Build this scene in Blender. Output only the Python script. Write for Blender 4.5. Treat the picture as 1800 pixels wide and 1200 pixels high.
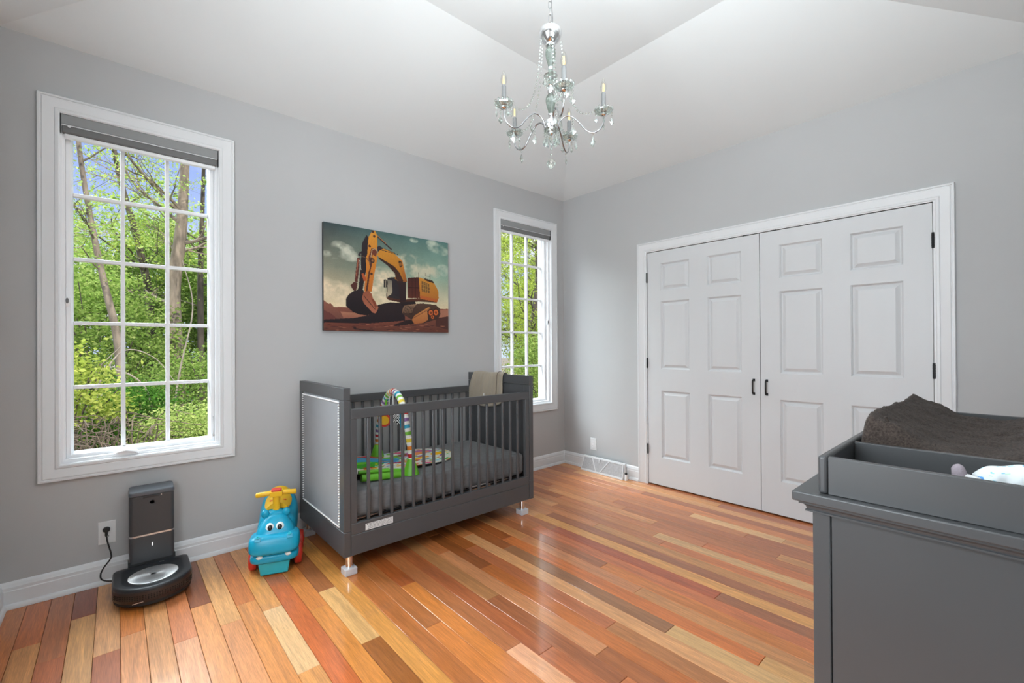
import bpy, bmesh, math, random
import numpy as np
from mathutils import Vector, Matrix
R = math.radians
random.seed(7); RNG = np.random.default_rng(7)
scene = bpy.context.scene
for o in list(bpy.data.objects): bpy.data.objects.remove(o)
COL = scene.collection

# ------------------------------------------------------------------ camera
CAM = Vector((-3.5337, -3.1647, 1.225))
cd = bpy.data.cameras.new('camera'); cam = bpy.data.objects.new('camera', cd); COL.objects.link(cam)
yaw, pit, rol = R(41.5404), R(0.2082), R(-0.3357)
fw = Vector((math.sin(yaw)*math.cos(pit), math.cos(yaw)*math.cos(pit), math.sin(pit)))
r0 = Vector((math.cos(yaw), -math.sin(yaw), 0)); u0 = r0.cross(fw)
rr = r0*math.cos(rol)+u0*math.sin(rol); uu = -r0*math.sin(rol)+u0*math.cos(rol)
m = Matrix((rr, uu, -fw)).transposed().to_4x4(); m.translation = CAM
cam.matrix_world = m
cd.sensor_width = 36.0; cd.lens = 786.588/1800*36; cd.shift_y = 4.63/1800; cd.clip_start = 0.02
scene.camera = cam

# ------------------------------------------------------------------ view + world + lights
vs = scene.view_settings
vs.view_transform = 'Standard'; vs.look = 'None'; vs.exposure = 0.0; vs.gamma = 1.0; vs.use_curve_mapping = False

def node_mat(name):
    mt = bpy.data.materials.new(name); mt.use_nodes = True
    nt = mt.node_tree; nt.nodes.clear()
    return mt, nt, nt.nodes, nt.links

w = bpy.data.worlds.new('sky'); scene.world = w; w.use_nodes = True
nt = w.node_tree; nt.nodes.clear(); N = nt.nodes; L = nt.links
out = N.new('ShaderNodeOutputWorld'); bg = N.new('ShaderNodeBackground')
tc = N.new('ShaderNodeTexCoord'); sep = N.new('ShaderNodeSeparateXYZ'); L.new(tc.outputs['Generated'], sep.inputs[0])
cr = N.new('ShaderNodeValToRGB'); L.new(sep.outputs['Z'], cr.inputs[0])
cr.color_ramp.elements[0].position = 0.0; cr.color_ramp.elements[0].color = (0.62, 0.74, 0.95, 1)
cr.color_ramp.elements[1].position = 0.6; cr.color_ramp.elements[1].color = (0.10, 0.22, 0.78, 1)
nz = N.new('ShaderNodeTexNoise'); nz.inputs['Scale'].default_value = 5.0; nz.inputs['Detail'].default_value = 6
L.new(tc.outputs['Generated'], nz.inputs['Vector'])
cr2 = N.new('ShaderNodeValToRGB'); L.new(nz.outputs['Fac'], cr2.inputs[0])
cr2.color_ramp.elements[0].position = 0.52; cr2.color_ramp.elements[1].position = 0.68
mx = N.new('ShaderNodeMixRGB'); mx.inputs['Color2'].default_value = (1.0, 1.0, 1.02, 1)
L.new(cr2.outputs['Color'], mx.inputs['Fac']); L.new(cr.outputs['Color'], mx.inputs['Color1'])
L.new(mx.outputs['Color'], bg.inputs['Color']); bg.inputs['Strength'].default_value = 1.15
L.new(bg.outputs[0], out.inputs[0])

def sun(name, strength, elev, az, ang, color=(1, .97, .92)):
    l = bpy.data.lights.new(name, 'SUN'); l.energy = strength; l.angle = R(ang); l.color = color
    o = bpy.data.objects.new(name, l); COL.objects.link(o)
    # az: heading the light travels towards, measured from +y to +x
    d = Vector((math.sin(R(az))*math.cos(R(elev)), math.cos(R(az))*math.cos(R(elev)), -math.sin(R(elev))))
    o.rotation_euler = d.to_track_quat('-Z', 'Y').to_euler(); o.location = (0, 0, 12)
    return o
sun('sun', 5.0, 48, -14, 3)
sun('sky_boost_sun', 16.5, 44, 153, 55, (.86, .96, 1))  # second broad sun added to boost sky light through the back windows

def area(name, loc, direction, sx, sy, energy, color=(1, 1, 1)):
    l = bpy.data.lights.new(name, 'AREA'); l.shape = 'RECTANGLE'; l.size = sx; l.size_y = sy
    l.energy = energy; l.color = color
    o = bpy.data.objects.new(name, l); COL.objects.link(o)
    o.location = loc; o.rotation_euler = Vector(direction).to_track_quat('-Z', 'Y').to_euler()
    return o
XL, YN, HW, HT, TD = -3.944, -3.38, 2.7426, 3.083, 1.07     # room: left wall x, front wall y, wall height, tray height, slope run
area('left_fill_light', (XL-0.16, -2.2, 1.55), (1, 0.05, 0.0), 1.25, 1.65, 60, (0.88, 0.965, 1.0))  # added fill lamp outside the left wall, brightens the room
area('hall_fill_light', (-3.1, -4.5, 1.25), (0, 1, 0.1), 1.0, 2.0, 9, (.88, 0.965, 1))  # added weak fill lamp in the unseen hall behind the camera
area('ceiling_bounce_fill', (-2.45, -2.65, 2.15), (0.1, 0.1, 1), 0.7, 0.7, 34, (.88, .965, 1))  # added unseen lamp facing up, raises the bounce off the ceiling

# ------------------------------------------------------------------ helpers
class MB:
    """collects vertices and faces, then links them as ONE mesh object"""
    def __init__(s): s.v = []; s.f = []; s.mi = []; s.cur = 0
    def add(s, vs, fs):
        b = len(s.v); s.v.extend([tuple(p) for p in vs])
        for f in fs: s.f.append(tuple(i+b for i in f)); s.mi.append(s.cur)
    def box(s, x0, x1, y0, y1, z0, z1, mat=None):
        vs = [(x, y, z) for z in (z0, z1) for y in (y0, y1) for x in (x0, x1)]
        if mat is not None: vs = [mat @ Vector(p) for p in vs]
        s.add(vs, [(0, 2, 3, 1), (4, 5, 7, 6), (0, 1, 5, 4), (2, 6, 7, 3), (0, 4, 6, 2), (1, 3, 7, 5)])
    def prism(s, poly, a, b, fn):
        """poly in 2d, extruded a..b; fn(u,v,t)->xyz"""
        n = len(poly)
        s.add([fn(u, v, a) for u, v in poly]+[fn(u, v, b) for u, v in poly],
              [tuple(range(n))[::-1], tuple(range(n, 2*n))]+[(i, (i+1) % n, n+(i+1) % n, n+i) for i in range(n)])
    def sweep(s, rings, closed_ring=True, cap=True, closed_path=False):
        n = len(rings[0]); vs = [p for r in rings for p in r]; fs = []
        k = len(rings)
        for i in range(k if closed_path else k-1):
            j = (i+1) % k
            for a in range(n if closed_ring else n-1):
                b = (a+1) % n
                fs.append((i*n+a, i*n+b, j*n+b, j*n+a))
        if cap and not closed_path:
            fs.append(tuple(range(n))[::-1]); fs.append(tuple((k-1)*n+a for a in range(n)))
        s.add(vs, fs)
    def tube(s, pts, r, n=8, cap=True, closed=False):
        pts = [Vector(p) for p in pts]; rings = []; ref = None
        for i, p in enumerate(pts):
            if closed: t = pts[(i+1) % len(pts)]-pts[i-1]
            else: t = pts[min(i+1, len(pts)-1)]-pts[max(i-1, 0)]
            t.normalize()
            if ref is None: ref = Vector((0, 0, 1)) if abs(t.z) < .9 else Vector((1, 0, 0))
            a = ref-t*ref.dot(t); a.normalize(); b = t.cross(a); ref = a
            rad = r[i] if isinstance(r, (list, tuple)) else r
            rings.append([p+(a*math.cos(2*math.pi*k/n)+b*math.sin(2*math.pi*k/n))*rad for k in range(n)])
        s.sweep(rings, True, cap, closed)
    def lathe(s, prof, c=(0, 0, 0), n=24, mat=None, a0=0, cap=True):
        """prof: list of (r, z)"""
        rings = []
        for r, z in prof:
            ring = [Vector((max(r, 1e-5)*math.cos(a0+2*math.pi*k/n), max(r, 1e-5)*math.sin(a0+2*math.pi*k/n), z)) for k in range(n)]
            if mat is not None: ring = [mat @ p for p in ring]
            rings.append([p+Vector(c) for p in ring])
        s.sweep(rings, True, cap)
    def ellipsoid(s, c, rx, ry, rz, n=16, m=10, mat=None):
        rings = []
        for i in range(m+1):
            t = math.pi*i/m
            ring = [Vector((rx*max(math.sin(t), 1e-4)*math.cos(2*math.pi*k/n), ry*max(math.sin(t), 1e-4)*math.sin(2*math.pi*k/n), -rz*math.cos(t))) for k in range(n)]
            if mat is not None: ring = [mat @ p for p in ring]
            rings.append([p+Vector(c) for p in ring])
        s.sweep(rings)
    def ring(s, u0, u1, v0, v1, prof, fn, three=False, fill=False):
        """mitred frame: prof = [(outward offset, depth)...] round rect u0..u1, v0..v1"""
        rows = []
        for off, d in prof:
            c = [(u0-off, v0-(0 if three else off)), (u0-off, v1+off), (u1+off, v1+off), (u1+off, v0-(0 if three else off))]
            rows.append([fn(a, b, d) for a, b in c])
        k = len(rows); vs = [p for r in rows for p in r]; fs = []
        for i in range(k-1):
            for a in range(3 if three else 4):
                b = (a+1) % 4
                fs.append((i*4+a, i*4+b, (i+1)*4+b, (i+1)*4+a))
        if fill: fs.append(tuple((k-1)*4+a for a in range(4)))
        s.add(vs, fs)
    def build(s, name, mats, parent=None, smooth=0, bevel=0, bseg=2, recalc=True, merge=False, kind=None, label=None, loc=None, sub=0):
        me = bpy.data.meshes.new(name); me.from_pydata(s.v, [], s.f)
        if not isinstance(mats, (list, tuple)): mats = [mats]
        for mt in mats: me.materials.append(mt)
        if len(mats) > 1: me.polygons.foreach_set('material_index', s.mi)
        if recalc or merge:
            bm = bmesh.new(); bm.from_mesh(me)
            if merge: bmesh.ops.remove_doubles(bm, verts=bm.verts, dist=1e-5)
            if recalc: bmesh.ops.recalc_face_normals(bm, faces=bm.faces)
            bm.to_mesh(me); bm.free()
        o = bpy.data.objects.new(name, me); COL.objects.link(o)
        if smooth:
            me.polygons.foreach_set('use_smooth', [True]*len(me.polygons)); me.set_sharp_from_angle(angle=R(smooth))
        if bevel:
            b = o.modifiers.new('bevel', 'BEVEL'); b.width = bevel; b.segments = bseg; b.limit_method = 'ANGLE'; b.angle_limit = R(40); b.harden_normals = False
            if not smooth:
                me.polygons.foreach_set('use_smooth', [True]*len(me.polygons)); me.set_sharp_from_angle(angle=R(35))
        if sub:
            sm = o.modifiers.new('sub', 'SUBSURF'); sm.levels = sub; sm.render_levels = sub
        if parent is not None: o.parent = parent
        if kind: o['kind'] = kind
        if label: o['label'] = label
        if loc is not None: o.location = loc
        return o

def thing(name, label, cat, loc=(0, 0, 0), rotz=0, group=None):
    o = bpy.data.objects.new(name, None); COL.objects.link(o); o.empty_display_size = .1
    o.location = loc; o.rotation_euler = (0, 0, rotz); o['label'] = label; o['category'] = cat
    if group: o['group'] = group
    return o
def tag(o, label, cat, group=None, kind=None):
    o['label'] = label; o['category'] = cat
    if group: o['group'] = group
    if kind: o['kind'] = kind
    return o
def struct(o): o['kind'] = 'structure'; return o
def empty_struct(name, loc=(0, 0, 0)):
    o = bpy.data.objects.new(name, None); COL.objects.link(o); o.location = loc; o['kind'] = 'structure'; return o
def rel(fn, loc):
    """shift world coordinates into the local space of a thing standing (unrotated) at loc"""
    return lambda *a: tuple(p-q for p, q in zip(fn(*a), loc))
def bez(pts, n=12):
    """Catmull-Rom through pts"""
    P = [Vector(p) for p in pts]; P = [P[0]*2-P[1]]+P+[P[-1]*2-P[-2]]; o = []
    for i in range(1, len(P)-2):
        for k in range(n):
            t = k/n; a, b, c, d = P[i-1:i+3]
            o.append(.5*((2*b)+(c-a)*t+(2*a-5*b+4*c-d)*t*t+(3*b-a-3*c+d)*t**3))
    o.append(P[-2]); return o

# ------------------------------------------------------------------ materials
def lin(c): return tuple(((x/255)/12.92 if x/255 <= .04045 else ((x/255+.055)/1.055)**2.4) for x in c)
def pmat(name, color, rough=.5, metal=0, spec=.5, bump=0, bscale=100, noise=0, nscale=8, coat=0, trans=0, ior=1.5, emit=None, estr=0, sheen=0, stretch=None, croughness=.1):
    mt, nt, N, L = node_mat(name)
    o = N.new('ShaderNodeOutputMaterial'); p = N.new('ShaderNodeBsdfPrincipled'); L.new(p.outputs[0], o.inputs[0])
    p.inputs['Base Color'].default_value = (*color, 1); p.inputs['Roughness'].default_value = rough
    p.inputs['Metallic'].default_value = metal; p.inputs['Specular IOR Level'].default_value = spec
    p.inputs['Coat Weight'].default_value = coat; p.inputs['Coat Roughness'].default_value = croughness
    p.inputs['Transmission Weight'].default_value = trans; p.inputs['IOR'].default_value = ior
    p.inputs['Sheen Weight'].default_value = sheen
    if emit: p.inputs['Emission Color'].default_value = (*emit, 1); p.inputs['Emission Strength'].default_value = estr
    tcn = N.new('ShaderNodeTexCoord'); src = tcn.outputs['Object']
    if stretch:
        mp = N.new('ShaderNodeMapping'); mp.inputs['Scale'].default_value = stretch; L.new(src, mp.inputs[0]); src = mp.outputs[0]
    if noise:
        n1 = N.new('ShaderNodeTexNoise'); n1.inputs['Scale'].default_value = nscale; n1.inputs['Detail'].default_value = 5; L.new(src, n1.inputs['Vector'])
        mr = N.new('ShaderNodeMapRange'); mr.inputs[1].default_value = .3; mr.inputs[2].default_value = .7
        mr.inputs[3].default_value = 1-noise; mr.inputs[4].default_value = 1+noise; L.new(n1.outputs['Fac'], mr.inputs[0])
        mu = N.new('ShaderNodeVectorMath'); mu.operation = 'SCALE'; mu.inputs[0].default_value = color; L.new(mr.outputs[0], mu.inputs['Scale'])
        L.new(mu.outputs[0], p.inputs['Base Color'])
    if bump:
        n2 = N.new('ShaderNodeTexNoise'); n2.inputs['Scale'].default_value = bscale; n2.inputs['Detail'].default_value = 3; L.new(src, n2.inputs['Vector'])
        bp = N.new('ShaderNodeBump'); bp.inputs['Strength'].default_value = bump; bp.inputs['Distance'].default_value = .002
        L.new(n2.outputs['Fac'], bp.inputs['Height']); L.new(bp.outputs[0], p.inputs['Normal'])
    return mt
def attr_mat(name, attr, rough=.6, spec=.3, bump=0, bscale=400):
    mt, nt, N, L = node_mat(name)
    o = N.new('ShaderNodeOutputMaterial'); p = N.new('ShaderNodeBsdfPrincipled'); L.new(p.outputs[0], o.inputs[0])
    a = N.new('ShaderNodeAttribute'); a.attribute_name = attr; L.new(a.outputs['Color'], p.inputs['Base Color'])
    p.inputs['Roughness'].default_value = rough; p.inputs['Specular IOR Level'].default_value = spec
    if bump:
        n2 = N.new('ShaderNodeTexNoise'); n2.inputs['Scale'].default_value = bscale
        bp = N.new('ShaderNodeBump'); bp.inputs['Strength'].default_value = bump; bp.inputs['Distance'].default_value = .001
        L.new(n2.outputs['Fac'], bp.inputs['Height']); L.new(bp.outputs[0], p.inputs['Normal'])
    return mt

M = {}
M['wall'] = pmat('wall_paint', (0.50, 0.498, 0.498), .75, spec=.25, bump=.12, bscale=350, noise=.015, nscale=2)
M['ceiling'] = pmat('ceiling_paint', (0.77, 0.79, 0.79), .85, spec=.2, bump=.08, bscale=300, noise=.01, nscale=2)
M['trim'] = pmat('white_trim_paint', (0.76, 0.765, 0.775), .35, spec=.45, noise=.01, nscale=3)
M['sash'] = pmat('white_vinyl', (0.88, 0.88, 0.89), .3, noise=.01, nscale=3)
M['door'] = pmat('white_door_paint', (0.66, 0.665, 0.675), .42, spec=.4, bump=.06, bscale=60, noise=.01, stretch=(1, 1, .2))
M['black_metal'] = pmat('black_metal', (.012, .012, .013), .4, metal=.3, noise=.1)
M['dark'] = pmat('dark_gap', (.008, .008, .008), .9, noise=.1)
M['crib'] = pmat('charcoal_crib_paint', (0.073, 0.074, 0.077), .36, spec=.5, noise=.04, nscale=4)
M['dresser'] = pmat('charcoal_dresser_paint', (0.062, 0.063, 0.065), .36, spec=.5, noise=.05, nscale=3, bump=.03, bscale=200)
M['leather'] = pmat('grey_faux_leather', (0.30, 0.305, 0.315), .38, spec=.5, bump=.35, bscale=500, noise=.05)
M['chrome'] = pmat('chrome', (.82, .83, .84), .07, metal=1, noise=.01)
M['nickel'] = pmat('brushed_nickel', (.62, .62, .62), .28, metal=1, noise=.04, nscale=60)
M['nail'] = pmat('nailhead_silver', (.92, .92, .92), .35, metal=.45, noise=.02)
M['clear_plastic'] = pmat('frosted_white_plastic', (.80, .78, .80), .25, trans=.35, noise=.02)
M['sheet'] = pmat('grey_fitted_sheet', (0.155, 0.155, 0.158), .9, spec=.15, bump=.5, bscale=700, noise=.10, nscale=30, stretch=(1, 1, 3), sheen=.2)
M['blanket'] = pmat('tan_blanket', (0.37, 0.31, 0.235), .95, spec=.1, bump=.5, bscale=300, noise=.08, nscale=10, sheen=.4)
M['blanket_edge'] = pmat('dark_blanket_piping', (0.10, 0.06, 0.05), .9, noise=.05)
M['towel'] = pmat('brown_terry_cloth', (0.060, 0.046, 0.039), .98, spec=.08, bump=1.0, bscale=420, noise=.5, nscale=220, sheen=.08)
M['shade'] = pmat('grey_shade_fabric', (0.31, 0.315, 0.315), .8, spec=.2, noise=.03, bump=.2, bscale=600)
M['shade_dark'] = pmat('dark_grey_shade_fabric', (0.19, 0.19, 0.19), .8, spec=.2, noise=.03)
M['plate'] = pmat('white_plastic_plate', (.80, .80, .80), .3, noise=.01)
M['robot_top'] = pmat('black_robot_plastic', (.022, .024, .028), .35, noise=.05)
M['robot_side'] = pmat('brown_black_plastic', (.035, .022, .018), .3, noise=.08)
M['robot_grey'] = pmat('charcoal_grey_plastic', (.055, .056, .06), .38, noise=.05, nscale=200, stretch=(6, 1, .2))
M['robot_cap'] = pmat('slate_grey_plastic', (.10, .11, .125), .35, noise=.03)
M['rubber'] = pmat('black_rubber', (.015, .015, .015), .6, noise=.05)
M['teal'] = pmat('teal_plastic', (0.004, 0.34, 0.53), .32, spec=.5, noise=.03)
M['aqua'] = pmat('aqua_plastic', (0.02, 0.42, 0.50), .35, noise=.03)
M['yellow'] = pmat('yellow_plastic', (0.80, 0.46, 0.015), .33, noise=.03)
M['red'] = pmat('red_plastic', (0.62, 0.035, 0.02), .35, noise=.03)
M['toy_white'] = pmat('white_toy_plastic', (.85, .85, .82), .3, noise=.01)
M['toy_black'] = pmat('black_toy_plastic', (.01, .01, .012), .25, noise=.01)
M['lime'] = pmat('lime_green_plastic', (0.16, 0.52, 0.03), .4, noise=.03)
M['grey_mesh'] = pmat('grey_vent_mesh', (.45, .45, .46), .6, noise=.12, nscale=60)
M['sticker'] = pmat('sticker_paper', (.75, .75, .74), .5, noise=.02)
M['sticker_ink'] = pmat('sticker_ink', (.13, .13, .13), .6, noise=.02)
M['sock'] = pmat('grey_lilac_knit', (.33, .28, .31), .9, bump=.5, bscale=600, noise=.1, nscale=60)
M['white_cloth'] = pmat('white_cloth', (.78, .79, .80), .9, bump=.3, bscale=300, noise=.03)
M['soil'] = pmat('leaf_litter_ground', (.085, .06, .035), .95, noise=.5, nscale=4, bump=.5, bscale=20)
M['bark'] = pmat('grey_brown_bark', (.26, .20, .145), .9, noise=.45, nscale=14, bump=1, bscale=30, stretch=(1, 1, .25))
M['bark_dark'] = pmat('dark_bark', (.11, .085, .065), .9, noise=.4, nscale=14, stretch=(1, 1, .25))
M['twig'] = pmat('pale_twig_bark', (.38, .31, .24), .9, noise=.3, nscale=10)
M['bramble'] = pmat('brown_bramble_bark', (.17, .125, .085), .9, noise=.5, nscale=8)
M['siding'] = pmat('outer_wall_siding', (.45, .45, .44), .7, noise=.05)
M['filament'] = pmat('warm_filament', (.9, .6, .2), .5, emit=(1.0, .74, .25), estr=1.3, noise=.01)
M['arm_metal'] = pmat('polished_steel_arm', (.42, .42, .43), .16, metal=1, noise=.02)
M['candle'] = pmat('grey_candle_sleeve', (.17, .17, .17), .35, noise=.03)

def glass_pane(name, tint=(1, 1, 1), refl=.06, rough=0.0):
    mt, nt, N, L = node_mat(name)
    o = N.new('ShaderNodeOutputMaterial'); t = N.new('ShaderNodeBsdfTransparent'); g = N.new('ShaderNodeBsdfGlossy')
    t.inputs[0].default_value = (*tint, 1); g.inputs['Roughness'].default_value = rough
    mxs = N.new('ShaderNodeMixShader'); lw = N.new('ShaderNodeLayerWeight'); lw.inputs[0].default_value = .04
    mm = N.new('ShaderNodeMath'); mm.operation = 'MULTIPLY_ADD'; mm.inputs[1].default_value = .5; mm.inputs[2].default_value = refl*.4
    L.new(lw.outputs['Fresnel'], mm.inputs[0]); L.new(mm.outputs[0], mxs.inputs[0])
    L.new(t.outputs[0], mxs.inputs[1]); L.new(g.outputs[0], mxs.inputs[2]); L.new(mxs.outputs[0], o.inputs[0])
    return mt
M['glass'] = glass_pane('window_glass', (.97, .985, .975), .01)
def crystal(name, tint, fac):
    mt, nt, N, L = node_mat(name)
    o = N.new('ShaderNodeOutputMaterial'); t = N.new('ShaderNodeBsdfTransparent'); t.inputs[0].default_value = (*tint, 1)
    g = N.new('ShaderNodeBsdfGlass'); g.inputs['Roughness'].default_value = .02; g.inputs['IOR'].default_value = 1.5; g.inputs[0].default_value = (*tint, 1)
    gl = N.new('ShaderNodeBsdfGlossy'); gl.inputs['Roughness'].default_value = .05
    m1 = N.new('ShaderNodeMixShader'); m1.inputs[0].default_value = fac; m2 = N.new('ShaderNodeMixShader'); m2.inputs[0].default_value = .14
    L.new(t.outputs[0], m1.inputs[1]); L.new(g.outputs[0], m1.inputs[2]); L.new(m1.outputs[0], m2.inputs[1]); L.new(gl.outputs[0], m2.inputs[2])
    L.new(m2.outputs[0], o.inputs[0]); return mt
M['crystal'] = crystal('cut_crystal', (.93, .96, .94), .75)
M['smoke_glass'] = crystal('grey_green_glass', (.62, .68, .64), .45)
M['bulb_glass'] = glass_pane('bulb_glass', (.95, .95, .93), .1)

# wooden plank: tone comes from the object colour, grain from noise
mt, nt, N, L = node_mat('oiled_hardwood_plank')
o_ = N.new('ShaderNodeOutputMaterial'); p = N.new('ShaderNodeBsdfPrincipled'); L.new(p.outputs[0], o_.inputs[0])
tcn = N.new('ShaderNodeTexCoord'); oi = N.new('ShaderNodeObjectInfo')
cmb = N.new('ShaderNodeVectorMath'); cmb.operation = 'SCALE'; cmb.inputs[0].default_value = (17, 31, 7); L.new(oi.outputs['Random'], cmb.inputs['Scale'])
ad = N.new('ShaderNodeVectorMath'); ad.operation = 'ADD'; L.new(tcn.outputs['Object'], ad.inputs[0]); L.new(cmb.outputs[0], ad.inputs[1])
mp = N.new('ShaderNodeMapping'); mp.inputs['Scale'].default_value = (34, 2.0, 34); L.new(ad.outputs[0], mp.inputs[0])
n1 = N.new('ShaderNodeTexNoise'); n1.inputs['Scale'].default_value = 1.0; n1.inputs['Detail'].default_value = 3; n1.inputs['Distortion'].default_value = 1.2; L.new(mp.outputs[0], n1.inputs['Vector'])
mp2 = N.new('ShaderNodeMapping'); mp2.inputs['Scale'].default_value = (420, 16, 420); L.new(ad.outputs[0], mp2.inputs[0])
n2 = N.new('ShaderNodeTexNoise'); n2.inputs['Scale'].default_value = 1.0; n2.inputs['Detail'].default_value = 2; L.new(mp2.outputs[0], n2.inputs['Vector'])
a1 = N.new('ShaderNodeMapRange'); a1.inputs[1].default_value = .3; a1.inputs[2].default_value = .7; a1.inputs[3].default_value = .82; a1.inputs[4].default_value = 1.17; L.new(n1.outputs['Fac'], a1.inputs[0])
a2 = N.new('ShaderNodeMapRange'); a2.inputs[1].default_value = .3; a2.inputs[2].default_value = .7; a2.inputs[3].default_value = .80; a2.inputs[4].default_value = 1.16; L.new(n2.outputs['Fac'], a2.inputs[0])
mu = N.new('ShaderNodeMath'); mu.operation = 'MULTIPLY'; L.new(a1.outputs[0], mu.inputs[0]); L.new(a2.outputs[0], mu.inputs[1])
sc = N.new('ShaderNodeVectorMath'); sc.operation = 'SCALE'; L.new(oi.outputs['Color'], sc.inputs[0]); L.new(mu.outputs[0], sc.inputs['Scale'])
L.new(sc.outputs[0], p.inputs['Base Color']); p.inputs['Roughness'].default_value = .42; p.inputs['Specular IOR Level'].default_value = .35
p.inputs['Coat Weight'].default_value = .75; p.inputs['Coat Roughness'].default_value = .10
bp = N.new('ShaderNodeBump'); bp.inputs['Strength'].default_value = .12; bp.inputs['Distance'].default_value = .001; L.new(n2.outputs['Fac'], bp.inputs['Height']); L.new(bp.outputs[0], p.inputs['Normal'])
M['plank'] = mt

def leaf_mat(name, stops):
    mt, nt, N, L = node_mat(name)
    o = N.new('ShaderNodeOutputMaterial'); a = N.new('ShaderNodeAttribute'); a.attribute_name = 'tone'
    cr = N.new('ShaderNodeValToRGB'); L.new(a.outputs['Fac'], cr.inputs[0])
    els = cr.color_ramp.elements
    while len(els) < len(stops): els.new(.5)
    for e, (pos, c) in zip(els, stops): e.position = pos; e.color = (*c, 1)
    d = N.new('ShaderNodeBsdfDiffuse'); t = N.new('ShaderNodeBsdfTranslucent'); ms = N.new('ShaderNodeMixShader'); ms.inputs[0].default_value = .42
    L.new(cr.outputs[0], d.inputs[0]); L.new(cr.outputs[0], t.inputs[0]); L.new(d.outputs[0], ms.inputs[1]); L.new(t.outputs[0], ms.inputs[2]); L.new(ms.outputs[0], o.inputs[0])
    return mt
M['leaf_green'] = leaf_mat('fresh_green_leaves', [(0, (.085, .16, .03)), (.5, (.25, .37, .075)), (1, (.56, .62, .20))])
M['leaf_yellow'] = leaf_mat('yellow_green_leaves', [(0, (.14, .20, .03)), (.5, (.34, .42, .07)), (1, (.66, .66, .16))])
M['leaf_dark'] = leaf_mat('deep_green_leaves', [(0, (.025, .08, .012)), (.5, (.09, .24, .03)), (1, (.24, .44, .08))])

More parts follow.
